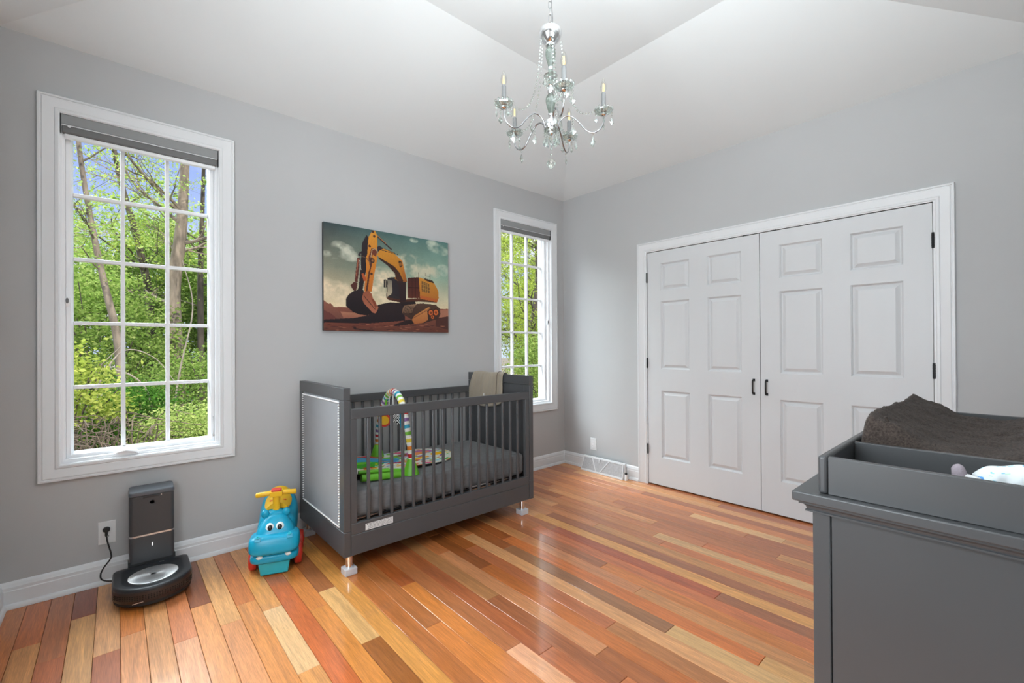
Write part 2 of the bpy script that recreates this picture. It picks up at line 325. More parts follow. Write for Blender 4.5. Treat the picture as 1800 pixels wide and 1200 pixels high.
# ------------------------------------------------------------------ floor
PL_W, PL_0 = .0826, -2.943
tones = [(200, 140, 85), (165, 95, 60), (215, 165, 110), (190, 110, 60), (150, 85, 52), (205, 130, 70), (175, 105, 65), (140, 80, 50), (210, 150, 95), (185, 100, 55), (195, 125, 75)]
ROWS = {   # row index -> planks from the back wall towards the camera: (far end y, tone)
 -12: [(-1.2, (190, 110, 55)), (-2.0, (200, 130, 75)), (-3.4, (170, 95, 55))],
 -11: [(-.452, (180, 92, 42)), (-1.3, (200, 140, 85)), (-2.2, (160, 90, 55)), (-3.4, (205, 140, 90))],
 -10: [(-.634, (165, 95, 60)), (-1.5, (165, 85, 50)), (-2.5, (200, 140, 90)), (-3.4, (165, 95, 60))],
 -9: [(-.329, (122, 52, 36)), (-1.5, (215, 165, 110)), (-3.4, (180, 110, 60))],
 -8: [(-.729, (218, 165, 120)), (-1.6, (165, 90, 60)), (-3.4, (200, 140, 90))],
 -7: [(-.637, (206, 122, 60)), (-1.8, (220, 150, 100)), (-3.4, (190, 120, 80))],
 -6: [(-1.6, (215, 155, 105)), (-3.4, (205, 135, 80))],
 -5: [(-.843, (205, 125, 85)), (-1.7, (220, 160, 125)), (-3.4, (180, 110, 70))],
 -4: [(-.583, (118, 62, 40)), (-1.9, (213, 145, 90)), (-3.4, (200, 120, 70))],
 -3: [(-.833, (212, 162, 108)), (-2.1, (212, 145, 98)), (-3.4, (160, 90, 60))],
 -2: [(-.701, (188, 108, 54)), (-1.9, (208, 138, 78)), (-3.4, (205, 150, 100))],
 -1: [(-.836, (207, 146, 84)), (-1.371, (226, 192, 148)), (-2.3, (212, 150, 90)), (-3.4, (170, 100, 60))],
 0: [(-1.75, (190, 92, 44)), (-2.5, (160, 85, 50)), (-3.4, (210, 150, 90))],
 1: [(-.975, (200, 122, 60)), (-2.0, (206, 132, 60)), (-3.4, (170, 100, 60))],
 2: [(-.842, (150, 90, 54)), (-1.365, (215, 176, 120)), (-1.95, (138, 80, 34)), (-3.4, (200, 130, 80))],
 3: [(-2.1, (206, 146, 76)), (-3.4, (160, 90, 50))],
 4: [(-2.0, (168, 98, 52)), (-3.4, (200, 130, 80))],
 5: [(-1.453, (164, 98, 56)), (-2.3, (205, 122, 60)), (-3.4, (170, 100, 60))],
 6: [(-1.074, (150, 72, 34)), (-2.2, (200, 120, 56)), (-3.4, (150, 90, 50))],
 7: [(-1.796, (163, 98, 62)), (-2.5, (226, 170, 136)), (-3.4, (160, 90, 50))],
 8: [(-1.9, (152, 80, 50)), (-3.4, (178, 100, 66))],
 9: [(-.55, (108, 58, 30)), (-1.463, (170, 120, 80)), (-2.2, (142, 82, 56)), (-3.4, (190, 110, 70))],
 10: [(-.9, (170, 100, 60)), (-2.052, (196, 134, 96)), (-3.4, (150, 86, 52))],
 11: [(-.65, (190, 110, 55)), (-1.2, (120, 62, 30)), (-3.4, (178, 98, 48))],
 12: [(-.95, (150, 80, 38)), (-1.977, (168, 94, 62)), (-3.4, (172, 112, 70))],
 13: [(-.8, (180, 112, 66)), (-3.4, (216, 162, 116))],
 14: [(-1.1, (140, 76, 40)), (-2.163, (135, 94, 68)), (-3.4, (206, 172, 122))],
 15: [(-1.0, (150, 76, 38)), (-2.501, (200, 108, 54)), (-3.4, (206, 162, 106))],
 16: [(-1.07, (196, 136, 90)), (-1.9, (196, 130, 92)), (-3.4, (192, 134, 88))],
 17: [(-1.629, (158, 94, 64)), (-3.4, (200, 118, 60))],
 18: [(-1.0, (176, 108, 70)), (-3.4, (198, 108, 70))],
 19: [(-1.1, (170, 100, 66)), (-2.188, (164, 74, 50)), (-3.4, (140, 84, 60))],
 20: [(-.85, (216, 160, 112)), (-3.4, (226, 166, 98))],
 21: [(-.895, (206, 142, 98)), (-3.4, (150, 90, 64))],
 22: [(-1.25, (200, 132, 90)), (-3.4, (192, 138, 88))],
 23: [(-.8, (214, 156, 110)), (-1.7, (176, 108, 72)), (-3.4, (202, 114, 66))],
 24: [(-1.605, (190, 124, 82)), (-3.4, (208, 170, 124))],
 25: [(-.7, (150, 84, 54)), (-1.889, (182, 112, 76)), (-3.4, (204, 112, 66))],
 26: [(-.5, (196, 132, 88)), (-1.5, (202, 142, 98)), (-3.4, (168, 100, 66))],
 27: [(-.438, (166, 92, 60)), (-1.2, (186, 120, 80)), (-2.241, (166, 100, 68)), (-3.4, (196, 142, 96))],
 28: [(-1.058, (190, 122, 80)), (-3.4, (158, 92, 64))],
 29: [(-.8, (176, 104, 66)), (-2.003, (186, 118, 80)), (-3.4, (154, 88, 62))],
 30: [(-1.597, (186, 114, 76)), (-2.194, (220, 180, 134)), (-3.4, (204, 150, 104))],
 31: [(-.9, (200, 128, 80)), (-3.4, (200, 122, 76))],
 32: [(-.45, (170, 96, 60)), (-1.1, (190, 116, 76)), (-3.4, (160, 94, 66))],
 33: [(-.3, (180, 104, 64)), (-3.4, (214, 158, 108))],
 34: [(-1.651, (216, 150, 88)), (-3.4, (168, 98, 72))],
 35: [(-1.0, (200, 130, 80)), (-3.4, (176, 106, 74))],
}
FLOOR_GAIN = 1.05
b = MB(); b.box(XL-.2, .75, YN-1.3, .15, -.12, -.012)
floor = b.build('floor', M['dark']); struct(floor)
def add_plank(x0, x1, y0, y1, tone):
    g = .0007; e = .0012; z = -.0005+random.uniform(-.0003, .0003)
    c = ((x0+x1)/2, (y0+y1)/2)
    hx, hy = (x1-x0)/2-g, (y1-y0)/2-g
    vs = [(-hx, -hy, -.012), (hx, -hy, -.012), (hx, hy, -.012), (-hx, hy, -.012), (-hx, -hy, -e), (hx, -hy, -e), (hx, hy, -e), (-hx, hy, -e),
          (-hx+e, -hy+e, 0), (hx-e, -hy+e, 0), (hx-e, hy-e, 0), (-hx+e, hy-e, 0)]
    fs = [(3, 2, 1, 0), (8, 9, 10, 11)]+[(i, (i+1) % 4, 4+(i+1) % 4, 4+i) for i in range(4)]+[(4+i, 4+(i+1) % 4, 8+(i+1) % 4, 8+i) for i in range(4)]
    me = bpy.data.meshes.new('plank'); me.from_pydata(vs, [], fs); me.materials.append(M['plank'])
    o = bpy.data.objects.new('plank', me); COL.objects.link(o); o.location = (c[0], c[1], z); o.parent = floor
    j = random.uniform(.96, 1.04); t = lin([a_*.74+b_*.26 for a_, b_ in zip(tone, (208, 126, 54))])
    o.color = (t[0]*FLOOR_GAIN*j, t[1]*FLOOR_GAIN*j, t[2]*FLOOR_GAIN*j, 1)
for k in range(-13, 37):
    x0, x1 = PL_0+k*PL_W, PL_0+(k+1)*PL_W
    x0, x1 = max(x0, XL), min(x1, .06)
    if x1-x0 < .01: continue
    row = ROWS.get(k)
    if row is None: row = [(-.7, random.choice(tones)), (-1.9, random.choice(tones)), (-3.4, random.choice(tones))]
    ya = 0.0
    for ye, tone in row:
        ye = max(ye, YN)
        if ya-ye > .02: add_plank(x0, x1, ye, ya, tone)
        ya = ye

# ------------------------------------------------------------------ walls, ceiling
W1 = (-3.742, -3.068, .645, 2.402)       # rough openings x0,x1,z0,z1
W2 = (-.868, -.196, .645, 2.402)
WT = .17
def wall_boxes(b, a0, a1, z1, holes, put):
    """wall of length a0..a1 with rectangular holes (a,b,z0,z1)"""
    xs = a0
    for h in sorted(holes):
        put(xs, h[0], 0, z1)
        if h[2] > 0: put(h[0], h[1], 0, h[2])
        put(h[0], h[1], h[3], z1); xs = h[1]
    put(xs, a1, 0, z1)
b = MB(); wall_boxes(b, XL-.17, .17, 2.95, [W1, W2], lambda a0, a1, z0, z1: b.box(a0, a1, 0, WT, z0-(.5 if z0 == 0 else 0), z1))
struct(b.build('wall_back', M['wall'], merge=False))
DY0, DY1, DZ = -2.848, -.990, 2.041      # closet opening
b = MB(); wall_boxes(b, YN-.17, 0, 2.95, [(DY0-.004, DY1+.004, 0, DZ)], lambda a0, a1, z0, z1: b.box(0, .12, a0, a1, z0-.0, z1))
b.cur = 1  # closet shell coloured near-black for the darkness behind the doors
b.box(.66, .70, DY0-.1, DY1+.1, -.01, 2.3); b.box(.12, .66, DY0-.14, DY0-.1, -.01, 2.3); b.box(.12, .66, DY1+.1, DY1+.14, -.01, 2.3); b.box(.12, .7, DY0-.14, DY1+.14, 2.3, 2.34)
struct(b.build('wall_right', [M['wall'], M['dark']]))
FILL_OPENING = (-2.85, -1.55, .72, 2.40)  # unseen opening added for the left fill lamp
b = MB(); wall_boxes(b, YN-.17, 0, 2.95, [FILL_OPENING], lambda a0, a1, z0, z1: b.box(XL-.12, XL, a0, a1, z0, z1))
struct(b.build('wall_left', M['wall']))
HX0, HX1 = -3.62, -2.58
b = MB(); wall_boxes(b, XL, 0, 2.95, [(HX0, HX1, 0, 2.05)], lambda a0, a1, z0, z1: b.box(a0, a1, YN-.12, YN, z0, z1))
b.box(HX0-.12, HX0-.02, YN-1.3, YN-.12, 0, 2.45); b.box(HX1+.02, HX1+.12, YN-1.3, YN-.12, 0, 2.45)
b.box(HX0-.12, HX1+.12, YN-1.3, YN-1.2, 0, 2.45); b.box(HX0-.12, HX1+.12, YN-1.3, YN-.12, 2.4, 2.5)
struct(b.build('wall_front', M['wall']))
# tray ceiling
t = TD
b = MB()
o4 = [(XL, YN, HW), (0, YN, HW), (0, 0, HW), (XL, 0, HW)]
i4 = [(XL+t, YN+t, HT), (-t, YN+t, HT), (-t, -t, HT), (XL+t, -t, HT)]
b.add(o4+i4, [(i, (i+1) % 4, 4+(i+1) % 4, 4+i) for i in range(4)]+[(4, 5, 6, 7)])
b.add([(x, y, 3.2) for x, y in ((XL-.2, YN-.2), (.2, YN-.2), (.2, .2), (XL-.2, .2))], [(0, 1, 2, 3)])
e = .2
b.add([(XL-e, YN-e, 2.9), (e, YN-e, 2.9), (e, e, 2.9), (XL-e, e, 2.9)]+[(XL-e, YN-e, 3.2), (e, YN-e, 3.2), (e, e, 3.2), (XL-e, e, 3.2)], [(i, (i+1) % 4, 4+(i+1) % 4, 4+i) for i in range(4)])
struct(b.build('ceiling', M['ceiling'], recalc=False))

fA = lambda u, v, d: (u, -d, v)           # back wall, d into the room
fB = lambda u, v, d: (-d, u, v)           # right wall
fL = lambda u, v, d: (XL+d, u, v)
fF = lambda u, v, d: (u, YN+d, v)
BP = [(.0, .0), (.027, .0), (.027, .012), (.022, .021), (.015, .024), (.015, .082), (.0125, .086), (.0125, .100), (.010, .104), (.009, .112), (.004, .121), (0, .124)]
def baseboard(name, a, b_, fn):
    m_ = MB(); m_.prism([(d, z) for d, z in BP], a, b_, lambda d, z, t: fn(t, z, d)); return struct(m_.build(name, M['trim'], smooth=30))
baseboard('baseboard_back', XL, 0, fA)
baseboard('baseboard_left', YN, 0, fL)
baseboard('baseboard_right', -.902, 0, fB)
baseboard('baseboard_right', YN, -2.936, fB)
baseboard('baseboard_front', XL, HX0-.09, fF)
baseboard('baseboard_front', HX1+.09, 0, fF)

CAS = [(0, -.004), (0, .011), (.004, .014), (.014, .014), (.018, .010), (.022, .012), (.030, .013), (.045, .017), (.058, .020), (.061, .016), (.064, .016), (.066, .021), (.074, .021), (.076, .018), (.078, .0)]
def casing_profile(wd): return [(o*wd/.078, d) for o, d in CAS]
# closet door casing and jamb
b = MB(); b.ring(DY0-.010, DY1+.010, 0, DZ+.006, casing_profile(.082), fB, three=True)
b.ring(DY0, DY1, 0, DZ, [(0, -.12), (0, .010), (.016, .010), (.016, -.12)], fB, three=True)
struct(b.build('trim_1', M['trim'], smooth=30))
b = MB(); b.ring(HX0, HX1, 0, 2.05, casing_profile(.082), fF, three=True)
b.ring(HX0, HX1, 0, 2.05, [(-.015, -.12), (-.015, .010), (.01, .010)], fF, three=True)
struct(b.build('trim_2', M['trim'], smooth=30))

# ------------------------------------------------------------------ windows
def window(name, cx, lock_side, hinge_side, glass_tint=M['glass']):
    x0, x1, z0, z1 = cx-.337, cx+.337, .645, 2.402
    root = empty_struct(name, (cx, 0, z0)); loc = (cx, 0, z0)
    f = rel(fA, loc)
    b = MB(); b.ring(x0, x1, z0, z1, casing_profile(.079), f)
    b.build('casing', M['trim'], root, smooth=30)
    b = MB()   # jamb stepping back to the sash
    b.ring(x0, x1, z0, z1, [(0.006, .010), (-.002, .008), (-.002, -.014), (-.010, -.014), (-.010, -.020), (-.018, -.022), (-.018, -.17), (0.01, -.17)], f)
    b.build('jamb', M['sash'], root, smooth=30)
    sx0, sx1, sz0, sz1 = cx-.293, cx+.293, .686, 2.362
    b = MB()
    b.ring(sx0, sx1, sz0, sz1, [(.028, -.115), (.028, -.060), (.024, -.056), (.008, -.056), (.005, -.061), (.005, -.082), (.001, -.088), (0, -.100), (0, -.128), (.028, -.128)], f)
    b.build('sash', M['sash'], root, smooth=30)
    b = MB()
    for i in range(1, 3): b.box(*[v-cx for v in (sx0+(sx1-sx0)*i/3-.0095, sx0+(sx1-sx0)*i/3+.0095)], .098, .128, sz0-z0, sz1-z0)
    b.build('vertical_muntin', M['sash'], root, bevel=.003)
    for i in range(1, 5):
        b = MB(); zc = sz0+(sz1-sz0)*i/5-z0
        b.box(sx0-cx, sx1-cx, .0985, .1275, zc-.0095, zc+.0095); b.build('horizontal_muntin', M['sash'], root, bevel=.003)
    for i in range(3):
        for j in range(5):
            a0, a1 = sx0+(sx1-sx0)*i/3-cx, sx0+(sx1-sx0)*(i+1)/3-cx
            c0, c1 = sz0+(sz1-sz0)*j/5-z0, sz0+(sz1-sz0)*(j+1)/5-z0
            b = MB(); b.add([(a0, .115, c0), (a1, .115, c0), (a1, .115, c1), (a0, .115, c1)], [(0, 1, 2, 3)])
            b.build('pane', M['glass'], root, recalc=False)
    # lock lever on the stile
    lx = (x0+.026 if lock_side < 0 else x1-.026)-cx
    b = MB(); mt_ = Matrix.Translation((lx, .022, 1.462-z0)) @ Matrix.Rotation(R(90), 4, 'X')
    b.lathe([(.018, -.004), (.018, .006), (.014, .009), (.0, .010)], n=20, mat=Matrix.Translation((lx, .025, 1.462-z0)) @ Matrix.Diagonal((.55, 1, 1.35, 1)) @ Matrix.Rotation(R(90), 4, 'X'))
    b.build('lock_plate', M['sash'], root, smooth=40)
    b = MB(); b.lathe([(.010, 0), (.010, .004), (.0, .005)], n=16, mat=Matrix.Translation((lx, .0165, 1.466-z0)) @ Matrix.Diagonal((.6, 1, 1.4, 1)) @ Matrix.Rotation(R(90), 4, 'X'))
    b.build('lock_keeper', M['shade_dark'], root, smooth=40)
    # folding crank on the sill
    b = MB(); b.prism([(-.055, 0), (.055, 0), (.050, .020), (.02, .028), (-.03, .028), (-.050, .016)], .010, .045, lambda u, v, tt: (u-.085*0-.088, tt, v+.004)); 
    b.build('crank_cover', M['sash'], root, bevel=.004)
    b = MB(); b.tube([(-.125, .012, .022), (-.09, .006, .030), (-.05, .006, .020), (-.045, .008, .014)], [.006, .006, .005, .006], 8); b.build('crank_handle', M['sash'], root, smooth=50)
    hx = (x1-.028 if hinge_side > 0 else x0+.028)-cx
    b = MB(); b.tube([(hx, .035, .17), (hx+.003, .03, .11), (hx-.001, .028, .06)], .003, 6); b.box(hx-.006, hx+.004, .02, .04, .05, .062)
    b.build('sash_lock_arm', M['nickel'], root)
    return root
window('window_1', -3.405, -1, 1)
window('window_2', -.532, 1, -1)
# unseen window added on the left wall to carry the fill lamp
r3 = empty_struct('added_fill_window', (XL, -2.2, 0)); f3 = rel(fL, (XL, -2.2, 0))
b = MB(); b.ring(FILL_OPENING[0], FILL_OPENING[1], FILL_OPENING[2], FILL_OPENING[3], casing_profile(.079), f3); b.ring(FILL_OPENING[0], FILL_OPENING[1], FILL_OPENING[2], FILL_OPENING[3], [(.004, .01), (-.01, .01), (-.01, -.12)], f3); b.build('casing', M['trim'], r3, smooth=30)
b = MB(); b.box(-.12, 0, -.02, .02, .72, 2.40); b.build('mullion', M['sash'], r3)

# roller shades rolled up at the head of each window
def shade(cx, label):
    loc = (cx, -.005, 2.30)
    t_ = thing('window_shade', label, 'window shade', loc, group='rolled-up grey window shades')
    hw = .331
    b = MB(); b.prism([(0, .100), (0, .052), (.004, .048), (.05, .048), (.05, .100)], -hw, hw, lambda d, z, tt: (tt, d, z)); b.build('cassette', M['shade'], t_, bevel=.003)
    b = MB(); b.box(-hw+.002, hw-.002, -.001, .003, .044, .048); b.build('cassette_edge', M['trim'], t_)
    b = MB(); b.prism([(.004, .046), (.003, .014), (.010, .008), (.045, .008), (.045, .046)], -hw+.004, hw-.004, lambda d, z, tt: (tt, d, z)); b.build('fabric_fold', M['shade_dark'], t_, bevel=.003)
    b = MB(); b.box(-hw+.012, hw-.012, .010, .042, -.012, .007); b.build('bottom_rail', M['sash'], t_, bevel=.003)
    b = MB(); b.box(-hw-.003, -hw, -.002, .05, .005, .101); b.build('end_cap', M['black_metal'], t_)
    b = MB(); b.box(hw, hw+.003, -.002, .05, .005, .101); b.build('end_cap', M['black_metal'], t_)
    b = MB(); b.lathe([(.006, 0), (.006, .004), (0, .005)], n=12, mat=Matrix.Translation((-hw+.03, .003, .042)) @ Matrix.Rotation(R(90), 4, 'X')); b.build('pull_ring', M['plate'], t_, smooth=40)
shade(-3.405, 'grey fabric shade rolled up at the top of the large left window')
shade(-.532, 'grey fabric shade rolled up at the top of the window near the room corner')

# ------------------------------------------------------------------ closet doors
def closet_door(name, ya, yb, hinge_y, pull_y, label=None):
    """ya > yb (ya nearer the corner)"""
    root = empty_struct(name, (0, (ya+yb)/2, 0)); loc = (0, (ya+yb)/2, 0); f = rel(fB, loc)
    zb, zt = .012, 2.036; D = .004
    s = .128; wmid = .152
    cols = [(yb+s, (ya+yb)/2-wmid/2), ((ya+yb)/2+wmid/2, ya-s)]
    rws = [(.250, .830), (1.016, 1.600), (1.694, 1.930)]
    ys = [yb]+[c for cc in cols for c in cc]+[ya]; zs = [zb]+[r for rr_ in rws for r in rr_]+[zt]
    b = MB()
    for i in range(len(ys)-1):
        for j in range(len(zs)-1):
            if i % 2 == 1 and j % 2 == 1: continue
            b.add([f(ys[i], zs[j], D), f(ys[i+1], zs[j], D), f(ys[i+1], zs[j+1], D), f(ys[i], zs[j+1], D)], [(0, 1, 2, 3)])
    b.ring(yb, ya, zb, zt, [(0, D), (0, -.031)], f, fill=True)
    b.build('leaf', M['door'], root, smooth=20, merge=True)
    for c in cols:
        for r_ in rws:
            b = MB(); b.ring(c[0], c[1], r_[0], r_[1], [(0, D), (-.001, D-.004), (-.004, D-.005), (-.009, D-.013), (-.014, D-.0145), (-.017, D-.014), (-.036, D-.003), (-.038, D-.002)], f, fill=True)
            b.build('panel', M['door'], root, smooth=20)
    for z in ((.311, 1.066, 1.818)):
        b = MB(); sg = 1 if hinge_y > pull_y else -1
        hy = hinge_y-(ya+yb)/2
        b.lathe([(.0065, -.045), (.0065, .045)], c=(-.010, hy, z), n=10)
        for q in (-.03, -.015, 0, .015, .03): b.lathe([(.0072, q-.005), (.0072, q+.005)], c=(-.010, hy, z), n=10)
        b.box(-.0045, .001, min(hy, hy-.022*sg), max(hy, hy-.022*sg)-.002*0, z-.044, z+.044) if False else b.box(-.006, .003, hy-.005, hy+.005, z-.044, z+.044)
        b.build('hinge', M['black_metal'], root, smooth=40)
    py = pull_y-(ya+yb)/2
    b = MB(); pts = [(-.004, py, .962), (-.026, py, .962), (-.032, py, .955), (-.033, py, .912), (-.032, py, .869), (-.026, py, .862), (-.004, py, .862)]
    b.tube(pts, .0055, 8); b.box(-.008, -.003, py-.008, py+.008, .953, .971); b.box(-.008, -.003, py-.008, py+.008, .853, .871)
    b.build('door_handle', M['black_metal'], root, smooth=50)
    cy = pull_y+(.05 if hinge_y > pull_y else -.05)-(ya+yb)/2
    b = MB(); b.box(-.010, .004, cy-.022, cy+.022, 2.0365, 2.0445); b.build('ball_catch', M['black_metal'], root, bevel=.002)
    return root
closet_door('door_1', -.9955, -1.9165, -.9925, -1.874)
closet_door('door_2', -1.9205, -2.8445, -2.8475, -1.962)

# ------------------------------------------------------------------ painter for flat prints
class Canvas:
    def __init__(s, W_, H_): s.W, s.H = W_, H_; s.a = np.zeros((H_, W_, 3)); yy, xx = np.mgrid[0:H_, 0:W_]; s.X = (xx+.5)/W_; s.Y = (yy+.5)/H_
    def mask(s, poly):
        inside = np.zeros((s.H, s.W), bool); n = len(poly)
        for i in range(n):
            x1, y1 = poly[i]; x2, y2 = poly[(i+1) % n]
            if y1 == y2: continue
            c = ((y1 > s.Y) != (y2 > s.Y)) & (s.X < (x2-x1)*(s.Y-y1)/(y2-y1)+x1)
            inside ^= c
        return inside
    def poly(s, poly, col, col2=None, alpha=1.0, vert=True):
        mk = s.mask(poly); c1 = np.array(lin(col))
        if col2 is not None:
            ys_ = [p[1] for p in poly]; xs_ = [p[0] for p in poly]
            tt = (s.Y-min(ys_))/(max(ys_)-min(ys_)+1e-9) if vert else (s.X-min(xs_))/(max(xs_)-min(xs_)+1e-9)
            c = c1*(1-tt[..., None])+np.array(lin(col2))*tt[..., None]; c = c[mk]
        else: c = c1
        s.a[mk] = s.a[mk]*(1-alpha)+c*alpha
    def line(s, p, q, w_, col, alpha=1):
        asp = s.W/s.H; dx, dy = (q[0]-p[0])*asp, q[1]-p[1]; l = math.hypot(dx, dy)+1e-9; nx, ny = -dy/l*w_/2, dx/l*w_/2
        s.poly([(p[0]+nx/asp, p[1]+ny), (q[0]+nx/asp, q[1]+ny), (q[0]-nx/asp, q[1]-ny), (p[0]-nx/asp, p[1]-ny)], col, alpha=alpha)
    def blob(s, cx, cy, rx, ry, col, alpha=1, soft=1.0, rot=0):
        X = s.X-cx; Y = s.Y-cy; c, n = math.cos(rot), math.sin(rot)
        d = ((X*c+Y*n)/rx)**2+((-X*n+Y*c)/ry)**2
        if soft: a = np.clip(1-d, 0, 1)**soft*alpha
        else: a = (d < 1)*alpha
        a = a[..., None]; s.a = s.a*(1-a)+np.array(lin(col))*a
    def noise(s, nx, ny, seed):
        g = np.random.default_rng(seed).random((ny+2, nx+2)); fx = s.X*nx; fy = s.Y*ny
        ix = fx.astype(int); iy = fy.astype(int); tx = fx-ix; ty = fy-iy; tx = tx*tx*(3-2*tx); ty = ty*ty*(3-2*ty)
        return (g[iy, ix]*(1-tx)+g[iy, ix+1]*tx)*(1-ty)+(g[iy+1, ix]*(1-tx)+g[iy+1, ix+1]*tx)*ty
    def grid(s, name, fn, mat, parent=None, keep=None, thick=None):
        """fn(u,v)->xyz with u,v in 0..1 (v down); one face per pixel, colour per corner"""
        Wd, Hd = s.W, s.H
        u = np.linspace(0, 1, Wd+1); v = np.linspace(0, 1, Hd+1)
        co = np.array([fn(a, b_) for b_ in v for a in u], dtype=np.float32)
        i = np.arange(Hd)[:, None]*(Wd+1)+np.arange(Wd)[None]
        q = np.stack([i, i+Wd+1, i+Wd+2, i+1], -1)
        col = s.a
        if keep is not None: q = q[keep]; col = col[keep]
        q = q.reshape(-1, 4); col = col.reshape(-1, 3)
        me = bpy.data.meshes.new(name); me.vertices.add(len(co)); me.vertices.foreach_set('co', co.ravel())
        me.loops.add(q.size); me.loops.foreach_set('vertex_index', q.ravel().astype(np.int32))
        me.polygons.add(len(q)); me.polygons.foreach_set('loop_start', np.arange(0, q.size, 4, dtype=np.int32))
        me.update(calc_edges=True)
        ca = me.color_attributes.new('print', 'FLOAT_COLOR', 'CORNER')
        c4 = np.concatenate([np.repeat(col, 4, 0), np.ones((len(q)*4, 1))], 1).astype(np.float32); ca.data.foreach_set('color', c4.ravel())
        me.materials.append(mat); o = bpy.data.objects.new(name, me); COL.objects.link(o)
        me.polygons.foreach_set('use_smooth', [True]*len(me.polygons))
        if parent is not None: o.parent = parent
        return o

# ------------------------------------------------------------------ canvas print of an excavator
def homog(src, dst):
    A_ = []; B_ = []
    for (x, y), (u, v) in zip(src, dst):
        A_.append([x, y, 1, 0, 0, 0, -u*x, -u*y]); B_.append(u); A_.append([0, 0, 0, x, y, 1, -v*x, -v*y]); B_.append(v)
    h_ = np.linalg.solve(np.array(A_, float), np.array(B_, float))
    return lambda P: [((h_[0]*x+h_[1]*y+h_[2])/(h_[6]*x+h_[7]*y+1), (h_[3]*x+h_[4]*y+h_[5])/(h_[6]*x+h_[7]*y+1)) for x, y in P]
Hm = homog([(147, 97), (1285, 295), (1297, 1118), (148, 1100)], [(0, 0), (1, 0), (1, 1), (0, 1)])
C = Canvas(330, 246)
tl, tr, ml, mr_, bl = [np.array(lin(c)) for c in ((52, 66, 70), (88, 128, 122), (130, 130, 112), (150, 178, 158), (232, 208, 168))]
Yv = np.clip(C.Y/.80, 0, 1)[..., None]; Xv = C.X[..., None]
top = tl*(1-Xv)+tr*Xv; mid = ml*(1-Xv)+mr_*Xv
C.a = np.where(Yv < .5, top*(1-Yv*2)+mid*Yv*2, mid*(2-Yv*2)+bl*(Yv*2-1))
n_ = C.noise(7, 6, 3)*.5+C.noise(15, 13, 4)*.3+C.noise(33, 28, 5)*.2
C.a *= (.80+.4*n_)[..., None]
def cloud(pts, col, al):
    before = C.a.copy()
    for x, y, rx, ry in pts:
        (u, v), = Hm([(x, y)]); C.blob(u, v, rx/1020, ry/760, col, min(1, al*1.25), .6)
    f_ = np.clip((C.noise(14, 12, 21)*.5+C.noise(30, 26, 22)*.3+C.noise(60, 50, 23)*.2-.28)*2.6, 0, 1)[..., None]
    C.a = before*(1-f_)+C.a*f_
cloud([(290, 320, 60, 40), (330, 350, 80, 45), (360, 400, 90, 45), (400, 430, 60, 30), (200, 400, 90, 30)], (205, 205, 185), .75)
cloud([(170, 680, 130, 60), (250, 720, 140, 70), (330, 770, 130, 70), (220, 800, 160, 70), (330, 830, 120, 40)], (236, 214, 180), .85)
cloud([(900, 440, 90, 60), (960, 480, 110, 70), (1040, 520, 120, 70), (1120, 560, 110, 60), (1000, 560, 190, 70)], (205, 200, 172), .75)
cloud([(1140, 300, 60, 30), (1180, 340, 90, 45), (1230, 370, 70, 40), (975, 270, 40, 22), (1240, 520, 60, 30), (1250, 560, 50, 40)], (195, 205, 185), .8)
cloud([(700, 640, 160, 110), (660, 740, 120, 130), (600, 790, 100, 90), (750, 840, 200, 60)], (238, 218, 184), .75)
P = lambda pts, c, c2=None, al=1, vert=True: C.poly(Hm(pts), c, c2, al, vert)
def LN(p, q, w_, c, al=1):
    a, b_ = Hm([p, q]); C.line(a, b_, w_/820, c, al)
P([(140, 880), (1310, 900), (1310, 1130), (140, 1130)], (138, 82, 66), (96, 52, 42))
P([(140, 815), (190, 850), (215, 850), (262, 905), (320, 962), (420, 975), (560, 992), (140, 1010)], (146, 92, 74), (110, 66, 56))
P([(140, 905), (220, 945), (270, 990), (140, 1010)], (104, 56, 50))
P([(300, 925), (520, 945), (560, 985), (330, 985)], (172, 116, 90), (150, 92, 72))
P([(1180, 915), (1310, 900), (1310, 960), (1200, 990)], (170, 112, 88))
P([(150, 1000), (420, 985), (560, 960), (650, 862), (760, 838), (880, 845), (900, 1010), (810, 1050), (560, 1032), (300, 1038), (150, 1028)], (46, 34, 36), (34, 24, 28))
P([(800, 1010), (960, 1000), (980, 1040), (800, 1060)], (44, 30, 30)); P([(1180, 985), (1310, 965), (1310, 1100), (1180, 1060)], (80, 46, 40))
P([(150, 1028), (560, 1034), (900, 1008), (760, 1060), (420, 1075), (150, 1060)], (124, 70, 56), (104, 54, 42))
for i in range(60):
    x, y = 150+random.random()*1130, 1045+random.random()*65
    cx, cy = Hm([(x, y)])[0]; C.blob(cx, cy, .01+random.random()*.02, .004, random.choice([(54, 30, 28), (172, 110, 84), (90, 46, 36)]), .8, .6)
P([(415, 1072), (440, 1068), (450, 1080), (500, 1090), (640, 1100), (560, 1106), (430, 1090)], (44, 28, 28))
